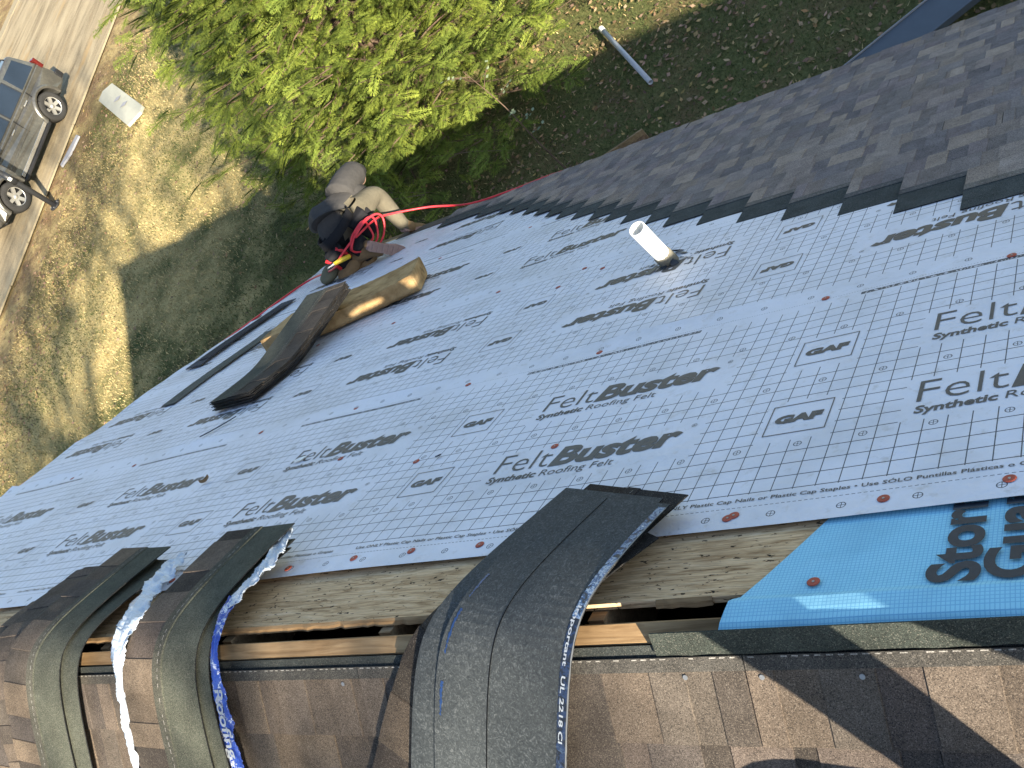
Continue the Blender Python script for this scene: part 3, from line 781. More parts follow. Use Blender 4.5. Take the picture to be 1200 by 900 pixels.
def child(o, parent):
    o.data.transform(Matrix.Translation(-Vector(parent.location))); o.parent = parent; return o
child(mesh('foam_body', V, F, FOAM, None, False), cush)
for e, s_ in ((0, -1), (len(ax) - 1, 1)):
    ring = [np.array(V[e * m_ + k]) for k in range(m_)]; cen = sum(ring) / m_; d = np.array(far(T[e][0], T[e][1])) - np.array(far(0, 0)); off = d * s_ * .004
    VV = [r + off * .2 for r in ring] + [cen + (r - cen) * .93 + off * 2 for r in ring] + [cen + off * 2.5]
    FF = [(k, (k + 1) % m_, m_ + (k + 1) % m_, m_ + k) for k in range(m_)] + [(m_ + k, m_ + (k + 1) % m_, 2 * m_) for k in range(m_)]
    child(mesh('cut_end', VV, FF, FOAMC if e == 0 else FOAM, None, False), cush)
# stack of shingles, one end on the roof, the other up on the cushion
def stack_map(k, du, dth):
    def f(a, b, c):
        q = (a - .36) / .05; rise = .05 * np.log1p(np.exp(np.clip(q, -30, 30)))      # straight slab with one soft bend
        h = .018 + rise * .26 + k * .0086 + c
        x = -3.735 + (.337 - b) * .98 + dth * (a - .5) + .05 * a
        return farA(x, 1.86 + a * .985 + du - .045 * rise, h)
    return f
names_ = ['bottom', 'second from bottom', 'third from bottom', 'middle', 'third from top', 'second from top', 'top']
for k in range(7):
    o = shingle_obj('stacked_shingle', shingle_vf(600 + k, sub=30, dash=(k == 6), head=(.085, .088, .070), pal=[(.085, .070, .056), (.095, .078, .062), (.078, .066, .055)]), stack_map(k, [.004, -.006, .008, -.003, .006, -.004, 0][k], [.0, .01, -.008, .004, -.004, .006, 0][k]))
    tag(o, names_[k] + ' shingle of the stack leaning on the tan foam cushion', 'shingle', 'shingle stack on the cushion')
# two narrow cut strips lying flat near the rake
def flat_strip(label, u0, v0, L, W, th, h, seed, col):
    V, F, C = strip_vf(L, W, 24, seed); C = np.tile(np.array(col), (len(F), 1))
    ct, st = math.cos(th), math.sin(th)
    o = shingle_obj('starter_strip', (V, F, C), lambda a, b, c: farA(u0 + a * st + b * ct, v0 + a * ct - b * st, h + c + .004 * np.sin(a * 5)))
    tag(o, label, 'shingle strip', 'cut shingle strips by the rake')
flat_strip('narrow olive shingle strip lying left of the shingle stack', -4.60, 2.20, .98, .13, D(2), .018, 21, (.13, .135, .115))
flat_strip('dark shingle strip lying along the rake edge', -5.10, 2.86, 1.02, .17, D(3), .018, 22, (.085, .09, .10))
flat_strip('second dark strip overlapping the one on the rake edge', -5.04, 2.95, .80, .12, D(5), .026, 23, (.055, .057, .062))
# debris on the felt: leaves, chips
DEB = plain('dry_leaf', (.20, .13, .07), .8, .2, var=.5)
def flake(name, label, u, v, L, W, th, mat, curl=.02, cat='debris'):
    V, F = [], []
    for i in range(7):
        t = i / 6 - .5; w = W * math.cos(t * 2.6) * (1 + .2 * math.sin(i * 2.1))
        for s_ in (-1, 0, 1): V.append((t * L, s_ * w / 2, curl * (abs(s_) * .7 + 2 * t * t)))
    for i in range(6):
        for j in range(2): F.append((i * 3 + j, i * 3 + j + 1, i * 3 + j + 4, i * 3 + j + 3))
    V = np.array(V); ct, st = math.cos(th), math.sin(th)
    o = mesh(name, farA(u + V[:, 0] * ct - V[:, 1] * st, v + V[:, 0] * st + V[:, 1] * ct, .017 + V[:, 2]), F, mat, None); tag(o, label, cat)
flake('dry_leaf', 'curled brown leaf on the underlayment left of the lower printing', -2.92, 1.03, .045, .02, 1.2, DEB, cat='leaf')
flake('paper_scrap', 'small white scrap on the underlayment beside the printing', -2.35, 1.05, .06, .03, .3, PVC, .006)
flake('dark_chip', 'thin black shingle sliver lying on the lap seam', -3.45, 1.62, .20, .018, .9, INKB, .006)
flake('dark_chip', 'small dark chip near the first printing row', -1.52, .86, .022, .014, .5, INKB, .004)

# ------------------------------------------------------------------ vent pipe
pb = np.array(far(-1.15, 2.20)); vp = empty('vent_pipe', tuple(pb)); tag(vp, 'white plastic vent pipe standing out of the underlayment', 'pipe')
RO, RI, HT = .034, .029, .275; n = 28; a = np.linspace(0, 2 * math.pi, n + 1)[:-1]; V, F = [], []
for (r, z) in ((RO, .06), (RO, HT), (RI, HT + .001), (RI, -.2)):
    V += [(r * math.cos(t), r * math.sin(t), z) for t in a]
for i in range(3):
    for k in range(n): F.append((i * n + k, i * n + (k + 1) % n, (i + 1) * n + (k + 1) % n, (i + 1) * n + k))
mesh('pipe_body', V, F, PVC, vp, True).data.polygons.foreach_set('use_smooth', [True] * len(F))
V, F = [], []; rg = np.random.RandomState(2)
for (r, z) in ((RO + .002, -.12), (RO + .005, -.02), (RO + .006, .03), (RO + .004, .075), (RO + .0015, .085)):
    V += [((r + rg.normal(0, .0015)) * math.cos(t), (r + rg.normal(0, .0015)) * math.sin(t), z + rg.normal(0, .003)) for t in a]
for i in range(4):
    for k in range(n): F.append((i * n + k, i * n + (k + 1) % n, (i + 1) * n + (k + 1) % n, (i + 1) * n + k))
mesh('old_caulk_collar', V, F, PVCOLD, vp, True)
# torn felt flaps round the cut hole
for k in range(8):
    t = k / 8 * 2 * math.pi + rg.uniform(-.2, .2); r0, r1 = .045 + rg.uniform(0, .01), .075 + rg.uniform(0, .05); w = rg.uniform(.010, .022); lift = rg.uniform(.008, .030)
    dirv = np.array([math.cos(t), math.sin(t)]); pe = np.array([-dirv[1], dirv[0]])
    pts = []
    for (r, s_, h) in ((r1, -1, .0), (r1, 1, .0), (.5 * (r0 + r1), 1, lift * .45), (.5 * (r0 + r1), -1, lift * .45), (r0, .15, lift), (r0, -.15, lift)):
        q = dirv * r + pe * s_ * w; pts.append(np.array(far(-1.15 + q[0], 2.20 + q[1], .0145 + h)) - pb)
    mesh('torn_flap', pts, [(0, 1, 2, 3), (3, 2, 4, 5)], [FELT, INKB, PVCOLD][(0, 2, 1, 1)[k % 4]], vp)

# ------------------------------------------------------------------ evergreen tree (flat sprays on spreading branches)
def frond(rg):
    """one flat spray in the x-y plane pointing +x, length about 1: list of thin leaflet quads"""
    V, F, C = [], [], []
    nb = 8
    for i in range(nb):
        t = .06 + .90 * i / nb
        for s_ in (-1, 1):
            L = (.34 * math.sin(math.pi * min(1, t * .92 + .16)) ** .8 + .07) * rg.uniform(.75, 1.2); an = s_ * (.50 + rg.uniform(-.12, .14))
            bx, by = t, 0.0; dx, dy = math.cos(an), math.sin(an); zz = rg.normal(0, .03)
            for q, (f0, f1, da) in enumerate(((0, 1, 0), (.25, .72, .55 * s_), (.45, .95, -.5 * s_), (.62, 1.0, .6 * s_))):
                x0, y0 = bx + dx * L * f0, by + dy * L * f0; l2 = L * (f1 - f0) * (1 if q == 0 else .8)
                ex, ey = math.cos(an + da), math.sin(an + da); w = .0105 if q == 0 else .0125
                n = len(V)
                V += [(x0, y0, zz * f0), (x0 + ex * l2 * .5 - ey * w, y0 + ey * l2 * .5 + ex * w, zz + .012), (x0 + ex * l2, y0 + ey * l2, zz - .02), (x0 + ex * l2 * .5 + ey * w, y0 + ey * l2 * .5 - ex * w, zz + .012)]
                F.append((n, n + 1, n + 2, n + 3)); C.append(rg.uniform(.85, 1.15))
    n = len(V); V += [(0, -.012, 0), (1, 0, -.01), (0, .012, 0), (.5, 0, .012)]; F.append((n, n + 1, n + 2, n + 3)); C.append(.7)
    V = np.array(V); V[:, 2] -= .16 * V[:, 0] ** 2 + .18 * V[:, 1] ** 2
    return V, np.array(F), np.array(C)
def big_mesh(name, V, F4, mat, parent=None, cols=None):
    """fast quad mesh from arrays, per-face colours"""
    me = bpy.data.meshes.new(name); k = F4.shape[1]
    me.vertices.add(len(V)); me.vertices.foreach_set('co', np.ascontiguousarray(V, np.float32).ravel())
    me.loops.add(F4.size); me.loops.foreach_set('vertex_index', np.ascontiguousarray(F4, np.int32).ravel())
    me.polygons.add(len(F4)); me.polygons.foreach_set('loop_start', np.arange(0, F4.size, k, dtype=np.int32))
    me.update(calc_edges=True)
    if cols is not None:
        ca = me.color_attributes.new('Col', 'FLOAT_COLOR', 'CORNER'); c4 = np.ones((F4.size, 4), np.float32); c4[:, :3] = np.repeat(cols, k, axis=0); ca.data.foreach_set('color', c4.ravel())
    me.materials.append(mat); me.validate()
    return link(bpy.data.objects.new(name, me), parent)
def frames(D, roll):
    D = D / np.linalg.norm(D, axis=1)[:, None]; up = np.tile([0, 0, 1.0], (len(D), 1)); Sx = np.cross(up, D); Sx /= np.linalg.norm(Sx, axis=1)[:, None] + 1e-9
    N = np.cross(D, Sx); c, s_ = np.cos(roll)[:, None], np.sin(roll)[:, None]
    return D, Sx * c + N * s_, N * c - Sx * s_
LEAF = m_leaf('cypress_foliage', (.62, .66, .55), (1.25, 1.2, 1.0), .22); BARK = m_wood('bark', (.07, .045, .03), (.16, .11, .075), 3.0, 2)
def conifer(name, label, base, H, Rb, nbr, seed, lean=(0, 0), z0=.25, fl=(.22, .42), shape=.72, per=33):
    rg = np.random.RandomState(seed); rp = random.Random(seed); root = empty(name, base); tag(root, label, 'tree')
    hs = np.linspace(0, H, 9); tr = [(lean[0] * (h / H) + .04 * math.sin(h), lean[1] * (h / H) + .04 * math.cos(h * 1.3), h) for h in hs]
    V, F = tube_vf(tr, np.linspace(.11, .012, 9), 9); mesh('trunk', V, F, BARK, root, True)
    fr = [frond(rg) for _ in range(6)]; O, Dr, Ro, Sc, Co = [], [], [], [], []; tubes = []
    for b in range(nbr):
        h = z0 + (H - z0 - .15) * (b + rg.rand()) / nbr; az = b * 2.39996 + rg.normal(0, .25)
        L = Rb * (1 - (h / H)) ** shape * rg.uniform(.80, 1.05) + .18; e0 = .15 + .5 * h / H + rg.normal(0, .10)
        c0 = np.array([np.interp(h, hs, [t[0] for t in tr]), np.interp(h, hs, [t[1] for t in tr]), h]); pts = []
        n = 9
        for i in range(n):
            q = i / (n - 1); el = e0 - .55 * q + .45 * q * q
            pts.append(c0 + np.array([math.cos(az + .25 * q * rg.normal()) * L * q, math.sin(az) * L * q, L * q * math.tan(el) * .8]))
        pts = np.array(pts); tubes.append(tube_vf(pts, np.linspace(.017, .004, n) * (.6 + L / Rb * .6), 5, False))
        ns = int(per * (L / Rb) + 6)
        bt = rg.uniform(.75, 1.15)
        for i in range(ns):
            q = 1 - .82 * (i / ns) ** 1.1 if i else 1.0; k = min(int(q * (n - 1)), n - 2); fq = q * (n - 1) - k; P = pts[k] * (1 - fq) + pts[k + 1] * fq
            sd = (1 if i % 2 else -1) * (0 if i == 0 else 1); ang = az + sd * rg.uniform(.45, 1.0); el = rg.uniform(-.12, .62)
            O.append(P + rg.normal(0, .04, 3) + [0, 0, .05]); Dr.append((math.cos(ang) * math.cos(el), math.sin(ang) * math.cos(el), math.sin(el))); Ro.append(rg.normal(0, .55))
            Sc.append(rg.uniform(*fl)); Co.append(bt * rg.uniform(.8, 1.2))
    O, Dr, Ro, Sc, Co = map(np.array, (O, Dr, Ro, Sc, Co)); X, Y, Z = frames(Dr, Ro)
    AV, AF, AC = [], [], []; n0 = 0
    for v in range(6):
        sel = np.where(np.arange(len(O)) % 6 == v)[0]; FV, FF, FC = fr[v]
        W = O[sel][:, None, :] + Sc[sel][:, None, None] * (FV[None, :, 0:1] * X[sel][:, None, :] + FV[None, :, 1:2] * Y[sel][:, None, :] + FV[None, :, 2:3] * Z[sel][:, None, :])
        AV.append(W.reshape(-1, 3)); AF.append((FF[None] + (np.arange(len(sel)) * len(FV))[:, None, None]).reshape(-1, 4) + n0); n0 += W.shape[0] * W.shape[1]
        AC.append((Co[sel][:, None] * FC[None, :]).ravel())
    AC = np.concatenate(AC); hue = np.clip(AC, .3, 1.5)[:, None]
    cols = np.array([[.175, .232, .046]]) * hue * np.array([[1.0, 1.0, 1.0]]) + np.array([[.03, .008, 0]]) * (hue > 1.0)
    V, F = join(tubes); mesh('branches', V, F, BARK, root)
    big_mesh('crown', np.concatenate(AV), np.concatenate(AF), LEAF, root, cols)
    return root
conifer('cypress_tree', 'large bright green cypress beside the house, partly in its shadow', (-8.2, 9.75, 0), 6.4, 2.95, 400, 5, lean=(-.3, .2))
conifer('cypress_tree', 'smaller green cypress growing close behind the large one, nearer the driveway', (-12.0, 13.4, 0), 5.4, 2.2, 190, 6)

# ------------------------------------------------------------------ bare trees behind the house (their shadows fall on the lawn)
def bare_tree(label, base, H, seed):
    rg = random.Random(seed); parts = []
    def grow(p, d, L, r, lev):
        n = 5; pts = [p]; dd = d.copy()
        for i in range(n):
            dd = (dd + Vector((rg.gauss(0, .12), rg.gauss(0, .12), rg.gauss(.03, .08)))).normalized(); pts.append(pts[-1] + dd * (L / n))
        parts.append(tube_vf([tuple(q) for q in pts], np.linspace(r, r * .55, n + 1), 6, False))
        if lev == 0: return
        for k in range(4 if lev > 1 else 5):
            i = rg.randint(2, n); a = rg.uniform(0, 6.28); t = Vector((math.cos(a), math.sin(a), rg.uniform(.2, .9))).normalized()
            grow(pts[i], (dd * .45 + t).normalized(), L * rg.uniform(.45, .68), r * .5, lev - 1)
        grow(pts[-1], dd, L * .65, r * .55, lev - 1)
    root = empty('bare_tree', base); tag(root, label, 'tree')
    grow(Vector((0, 0, 0)), Vector((0, 0, 1)), H * .42, H * .014, 4)
    mesh('trunk', *parts[0], BARK, root, True); V, F = join(parts[1:]); mesh('crown', V, F, BARK, root)
bare_tree('tall leafless tree beyond the sunny side of the house, near the gable', (8.3, -16, 0), 22.0, 3)
bare_tree('leafless tree farther off beyond the sunny side of the house', (3.4, -16.5, 0), 19.0, 8)

# ------------------------------------------------------------------ grass and fallen leaves
rg = np.random.RandomState(21)
def lawn_z(X, Y): return .03 * np.sin(X * .7 + 1) * np.cos(Y * .55) + .012 * np.sin(X * 2.3 + Y * 1.7) - .01
def inview(N, x0, x1, y0, y1, dens=None):
    X = rg.uniform(x0, x1, N); Y = rg.uniform(y0, y1, N); return X, Y
N = 190000
X = -rg.uniform(0, 1, N) ** .85 * 21.0 + .6; Y = rg.uniform(4.0, 17.5, N)
keep = (X > -21.4); X, Y = X[keep], Y[keep]; N = len(X); Z = lawn_z(X, Y)
az = rg.uniform(0, 6.28, N); Hh = rg.uniform(.015, .05, N); w = rg.uniform(.004, .010, N); ln = rg.uniform(.3, 1.5, N) * Hh
patch = np.sin(X * .9 + 1.3 * np.sin(Y * .5)) * np.cos(Y * .8 + .7 * np.sin(X * .6)) + rg.normal(0, .35, N)
gr = patch > .25; gr |= (X + 15.5 - np.maximum(Y - 6, 0) * 1.1 + rg.normal(0, 1.2, N) > 2) & (rg.rand(N) < .78)  # more green blades by the house too, darkening its shaded lawn
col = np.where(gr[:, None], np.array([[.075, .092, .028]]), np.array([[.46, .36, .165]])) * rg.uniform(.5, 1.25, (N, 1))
c, s_ = np.cos(az), np.sin(az)
P = np.stack([np.stack([X - s_ * w, Y + c * w, Z], -1), np.stack([X + s_ * w, Y - c * w, Z], -1), np.stack([X + c * ln, Y + s_ * ln, Z + Hh], -1)], 1)
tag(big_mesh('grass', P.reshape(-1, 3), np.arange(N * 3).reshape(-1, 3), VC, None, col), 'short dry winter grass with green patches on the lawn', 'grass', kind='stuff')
N = 26000
X = rg.uniform(-21.3, .8, N); Y = rg.uniform(4.2, 18, N)
keep = (rg.rand(N) < np.where(X > -7.5, 1.0, np.where(X < -18, .8, .10))); X, Y = X[keep], Y[keep]; N = len(X); Z = lawn_z(X, Y) + rg.uniform(.01, .05, N)
az = rg.uniform(0, 6.28, N); L = rg.uniform(.02, .05, N); w = L * rg.uniform(.3, .7, N); tl = rg.normal(0, .5, N)
c, s_ = np.cos(az), np.sin(az)
q = lambda a, b, h: np.stack([X + c * a - s_ * b, Y + s_ * a + c * b, Z + h], -1)
P = np.stack([q(-L, 0, tl * L * .3 + .01), q(0, -w, 0 * L), q(L, 0, -tl * L * .3 + .012), q(0, w, w * .5)], 1)
col = np.array([[.30, .21, .12]]) * rg.uniform(.35, 1.3, (N, 1)) * np.stack([np.ones(N), rg.uniform(.8, 1.05, N), rg.uniform(.6, 1.1, N)], -1)
tag(big_mesh('fallen_leaves', P.reshape(-1, 3), np.arange(N * 4).reshape(-1, 4), VC, None, col), 'dead brown leaves scattered over the lawn', 'leaves', kind='stuff')

# ------------------------------------------------------------------ parked car
PAINT = m_paint('grey_car_paint', (.115, .112, .10)); GLASS = plain('tinted_glass', (.012, .018, .03), .06, .6, var=.3, scale=3, bump=0)
RUB = plain('tyre_rubber', (.035, .034, .032), .8, .2, var=.3, scale=40); RIM = plain('rim_alloy', (.55, .54, .50), .35, .5, .7, var=.1)
BLK = plain('black_trim', (.018, .018, .019), .5, .4); CHR = plain('bright_trim', (.62, .60, .55), .25, .5, .8, bump=0)
LAMP = plain('lamp_lens', (.60, .62, .62), .12, .5, bump=0); TAIL = plain('tail_lens', (.10, .012, .010), .2, .5, bump=0)
car = empty('parked_car', (-23.12, 14.35, .035), -math.pi / 2)
tag(car, 'dusty grey sport utility vehicle parked on the drive', 'car')
WB = 2.86; AX = (WB / 2, -WB / 2); RWH = .385; HW = .93
def arc(cx, cz, r, a0, a1, n=12): return [(cx + r * math.cos(a), cz + r * math.sin(a)) for a in np.linspace(a0, a1, n)]
low = [(-2.42, .42), (-2.42, .62), (-2.34, .95), (-2.30, 1.12), (1.02, 1.14), (1.70, 1.08), (2.12, .98), (2.22, .80), (2.26, .46), (2.16, .34)]
bot = arc(AX[0], RWH, .47, -.12, math.pi + .12) + [(.85, .33), (-.85, .33)] + arc(AX[1], RWH, .47, -.12, math.pi + .12) + [(-2.3, .36)]
outl = low + bot
bm = bmesh.new(); vs1 = [bm.verts.new((x, -HW, z)) for x, z in outl]; f = bm.faces.new(vs1)
ret = bmesh.ops.extrude_face_region(bm, geom=[f]); vv = [g for g in ret['geom'] if isinstance(g, bmesh.types.BMVert)]; bmesh.ops.translate(bm, vec=(0, 2 * HW, 0), verts=vv)
for v in bm.verts:
    if v.co.z > .9: v.co.y *= .965
    if v.co.z < .40: v.co.y *= .97
    if v.co.x > 1.9: v.co.y *= .90
    if v.co.x < -2.25: v.co.y *= .95
bmesh.ops.recalc_face_normals(bm, faces=bm.faces)
bevel(bm_obj('body', bm, PAINT, car), .045, 3, 40)
# cabin
def cabin(x0, x1, z0, z1, y0, y1, fx, rx): return [(rx, -y0, z0), (fx, -y0, z0), (fx, y0, z0), (rx, y0, z0), (x0, -y1, z1), (x1, -y1, z1), (x1, y1, z1), (x0, y1, z1)]
cb = cabin(-2.08, .12, 1.10, 1.76, .885, .73, 1.06, -2.30)
bevel(mesh('cabin', cb, BOXF, PAINT, car), .06, 3, 30)
def side_pt(x, z, s_, off=.004):      # on the slanted cabin side
    t = (z - 1.10) / .66; return (x, s_ * (.885 + (.73 - .885) * t + off), z + off * .2)
for s_ in (1, -1):
    for k, (xa, xb, xc, xd) in enumerate(((-2.12, -1.34, -1.36, -2.00), (-1.24, -.42, -.44, -1.24), (-.32, .80, .16, -.32))):
        z0, z1 = 1.17, 1.64; P = [side_pt(xa, z0, s_, .008), side_pt(xb, z0, s_, .008), side_pt(xc, z1, s_, .008), side_pt(xd, z1, s_, .008)]
        P2 = [tuple(np.array(p) + np.array((0, -s_ * .02, 0))) for p in P]
        o = mesh('side_window', P + P2, [(0, 1, 2, 3), (7, 6, 5, 4), (0, 4, 5, 1), (1, 5, 6, 2), (2, 6, 7, 3), (3, 7, 4, 0)], GLASS, car)
        cn = np.mean(P, axis=0); fr = []
        rim = [np.array(p) + (np.array(p) - cn) / np.linalg.norm(np.array(p) - cn) * .03 + np.array((0, s_ * .003, 0)) for p in P]; rin = [np.array(p) + np.array((0, s_ * .004, 0)) for p in P]
        mesh('frame', rim + rin, [(i, (i + 1) % 4, 4 + (i + 1) % 4, 4 + i) for i in range(4)], BLK if k else PAINT, o)
def slab(P, th, nrm):
    n = np.array(nrm, float); n /= np.linalg.norm(n); return [tuple(np.array(p) + n * th) for p in P] + [tuple(np.array(p) - n * .02) for p in P], [(0, 1, 2, 3), (7, 6, 5, 4), (0, 4, 5, 1), (1, 5, 6, 2), (2, 6, 7, 3), (3, 7, 4, 0)]
V, F = slab([(1.00, -.80, 1.16), (1.00, .80, 1.16), (.20, .67, 1.70), (.20, -.67, 1.70)], .012, (.6, 0, .8)); mesh('windscreen', V, F, GLASS, car)
V, F = slab([(-2.285, -.72, 1.20), (-2.285, .72, 1.20), (-2.13, .64, 1.64), (-2.13, -.64, 1.64)], .012, (-1, 0, .3)); mesh('rear_window', V, F, GLASS, car)
# wheels
def lathe(prof, n=28):
    V, F = [], []; m = len(prof)
    for k in range(n):
        a = 2 * math.pi * k / n
        for r, y in prof: V.append((r * math.cos(a), y, r * math.sin(a)))
    for k in range(n):
        for i in range(m - 1): F.append((k * m + i, ((k + 1) % n) * m + i, ((k + 1) % n) * m + i + 1, k * m + i + 1))
    return V, F
tyv = lathe([(.235, -.11), (.30, -.125), (.365, -.115), (.385, -.08), (.385, .08), (.365, .115), (.30, .125), (.235, .11)])
rmv = lathe([(.0, .05), (.06, .07), (.07, .05), (.225, .035), (.235, .105), (.245, .11), (.24, -.1)])
tyre_me = None
for s_ in (1, -1):
    for xx in AX:
        w = empty('wheel', (xx, s_ * (HW - .115), RWH)); w.parent = car
        if s_ < 0: w.rotation_euler = (0, 0, math.pi)
        mesh('tyre', *tyv, RUB, w, True)
        mesh('rim_dish', *lathe([(.0, .0), (.232, .0), (.238, .09), (.245, .112), (.248, .10)]), BLK, w)
        V, F = [], []
        for k in range(6):
            a0 = k * math.pi / 3 + .3; P = []
            for r, hw_, y in ((.03, .045, .075), (.225, .042, .098)):
                for q in (-1, 1): P.append((r, q * hw_, y))
            pts = []
            for (r, q, y) in P: pts.append((r * math.cos(a0) - q * math.sin(a0), y, r * math.sin(a0) + q * math.cos(a0)))
            pts += [(x, y - .05, z) for x, y, z in pts]
            o = mesh('spoke', pts, [(0, 2, 3, 1), (0, 1, 5, 4), (2, 6, 7, 3), (0, 4, 6, 2), (1, 3, 7, 5)], RIM, w)
        mesh('rim_ring', *lathe([(.222, .09), (.232, .108), (.25, .112), (.25, .09)]), RIM, w, True); mesh('hub_cap', *lathe([(0, .095), (.05, .09), (.055, .06)]), RIM, w, True)
    # flares, sills, handles, lamps
    for xx in AX:
        V, F = [], []; n = 18
        for i in range(n + 1):
            a = -.05 + (math.pi + .1) * i / n
            for (r, y) in ((.455, .005), (.455, .045), (.53, .04), (.56, -.01)): V.append((xx + r * math.cos(a), s_ * (HW + y), RWH + r * math.sin(a)))
        for i in range(n):
            for j in range(3): F.append((i * 4 + j, i * 4 + j + 1, (i + 1) * 4 + j + 1, (i + 1) * 4 + j))
        mesh('wheel_flare', V, F, PAINT, car, True)
    bevel(mesh('side_step', boxV(-.92, .92, min(s_ * .90, s_ * 1.0), max(s_ * .90, s_ * 1.0), .28, .36), BOXF, BLK, car), .02)
    bevel(mesh('sill_moulding', boxV(-.86, .86, min(s_ * .925, s_ * .95), max(s_ * .925, s_ * .95), .37, .47), BOXF, CHR, car), .01)
    bevel(mesh('door_moulding', boxV(-.80, .80, min(s_ * .925, s_ * .942), max(s_ * .925, s_ * .942), .70, .73), BOXF, PAINT, car), .006)
    for xx in (-1.02, -.08):
        bevel(mesh('door_handle', boxV(xx - .09, xx + .09, min(s_ * .905, s_ * .955), max(s_ * .905, s_ * .955), .985, 1.02), BOXF, CHR, car), .01)
    for xx in (-1.30, -.37, .88):
        mesh('door_gap', boxV(xx - .006, xx + .006, min(s_ * .90, s_ * .9325), max(s_ * .90, s_ * .9325), .42, 1.10), BOXF, BLK, car)
    bevel(mesh('wing_mirror', boxV(.66, .80, min(s_ * .90, s_ * 1.12), max(s_ * .90, s_ * 1.12), 1.16, 1.32), BOXF, BLK, car), .03)
    bevel(mesh('headlight', boxV(2.02, 2.20, min(s_ * .52, s_ * .83), max(s_ * .52, s_ * .83), .80, .96), BOXF, LAMP, car), .02)
    bevel(mesh('tail_light', boxV(-2.37, -2.28, min(s_ * .72, s_ * .90), max(s_ * .72, s_ * .90), .95, 1.25), BOXF, TAIL, car), .015)
    V, F = tube_vf([(-1.95, s_ * .66, 1.76), (-1.9, s_ * .66, 1.83), (-.2, s_ * .66, 1.84), (0, s_ * .66, 1.76)], .018, 6); mesh('roof_rail', V, F, BLK, car, True)
bevel(mesh('rear_bumper', boxV(-2.52, -2.34, -.90, .90, .42, .66), BOXF, BLK, car), .04)
bevel(mesh('front_bumper', boxV(2.18, 2.34, -.86, .86, .40, .64), BOXF, PAINT, car), .05)
bevel(mesh('grille', boxV(2.20, 2.255, -.48, .48, .70, .92), BOXF, BLK, car), .01)
bevel(mesh('underbody', boxV(-2.2, 2.1, -.68, .68, .24, .40), BOXF, BLK, car), .03)
for y in (-.5, .5): bevel(mesh('roof_bar', boxV(-.9 + y, -.84 + y, -.66, .66, 1.80, 1.84), BOXF, BLK, car), .01)

# ------------------------------------------------------------------ black post by the drive
post = empty('steel_post', (-20.86, 12.45, 0)); tag(post, 'tall black steel post standing on the verge in front of the car', 'post')
PBLK = plain('post_paint', (.022, .023, .025), .45, .4, var=.3)
V, F = tube_vf([(0, 0, -.2), (0, 0, 1.2), (-.02, .01, 3.6)], [.062, .062, .060], 14); mesh('pole', V, F, PBLK, post, True)
V, F = tube_vf([(0, 0, .98), (0, 0, 1.34)], .078, 14); mesh('sleeve', V, F, PBLK, post, True)
V, F = tube_vf([(0, 0, 0), (0, 0, .03)], .15, 14); mesh('base_plate', V, F, PBLK, post)
for k in range(4):
    a0 = k * math.pi / 2 + .5; mesh('base_bolt', *tube_vf([(.115 * math.cos(a0), .115 * math.sin(a0), .03), (.115 * math.cos(a0), .115 * math.sin(a0), .055)], .012, 6), STEEL, post)
mesh('white_sticker', [(.079 * math.cos(t), .079 * math.sin(t), z) for z in (1.12, 1.20) for t in np.linspace(-1.2, -.2, 5)], [(i, i + 1, 6 + i, 5 + i) for i in range(4)], PVC, post)
bevel(mesh('pole_cap', boxV(-.09, .05, -.06, .08, 3.6, 3.64), BOXF, PBLK, post), .01)

# ------------------------------------------------------------------ things lying on the lawn
BRD = plain('white_board', (.40, .39, .31), .7, .2, var=.15, scale=4); BRDG = plain('grey_board', (.28, .28, .29), .8, .2, var=.2)
def panel(name, label, cat, pts, z, th, mat, warp=.02, parts=()):
    P = np.array(pts, float); n = len(P); c = P.mean(0); root = empty(name, (c[0], c[1], 0)); tag(root, label, cat)
    top = [(x - c[0], y - c[1], z + th + warp * math.sin(i * 1.7)) for i, (x, y) in enumerate(P)]; bt = [(x, y, q - th) for x, y, q in top]
    V = top + bt + [(0, 0, z + th + warp)]; F = [(i, (i + 1) % n, 2 * n) for i in range(n)] + [(i + n, (i + 1) % n + n, (i + 1) % n, i) for i in range(n)] + [tuple(range(2 * n - 1, n - 1, -1))]
    o = mesh('sheet', V, F, mat, root); bevel(o, .006, 2, 20); return root
pn = panel('foam_board', 'white board with clipped corners lying on the brown verge', 'board', [(-20.42, 15.40), (-20.35, 15.66), (-20.05, 15.80), (-18.02, 14.18), (-17.96, 13.95), (-18.32, 13.70)], .03, .07, BRD, .02)
for (x, y) in ((.30, -.22), (-.15, .15)):
    mesh('torn_patch', [(x - .12, y - .05, .136), (x + .10, y - .07, .136), (x + .14, y + .05, .137), (x - .05, y + .08, .137)], [(0, 1, 2, 3)], BRDG, pn)
panel('paving_slab', 'narrow grey slab lying at the edge of the drive', 'slab', [(-21.05, 14.62), (-20.85, 14.50), (-20.98, 14.0), (-21.22, 13.70), (-21.30, 13.78)], .02, .05, BRDG, .01)
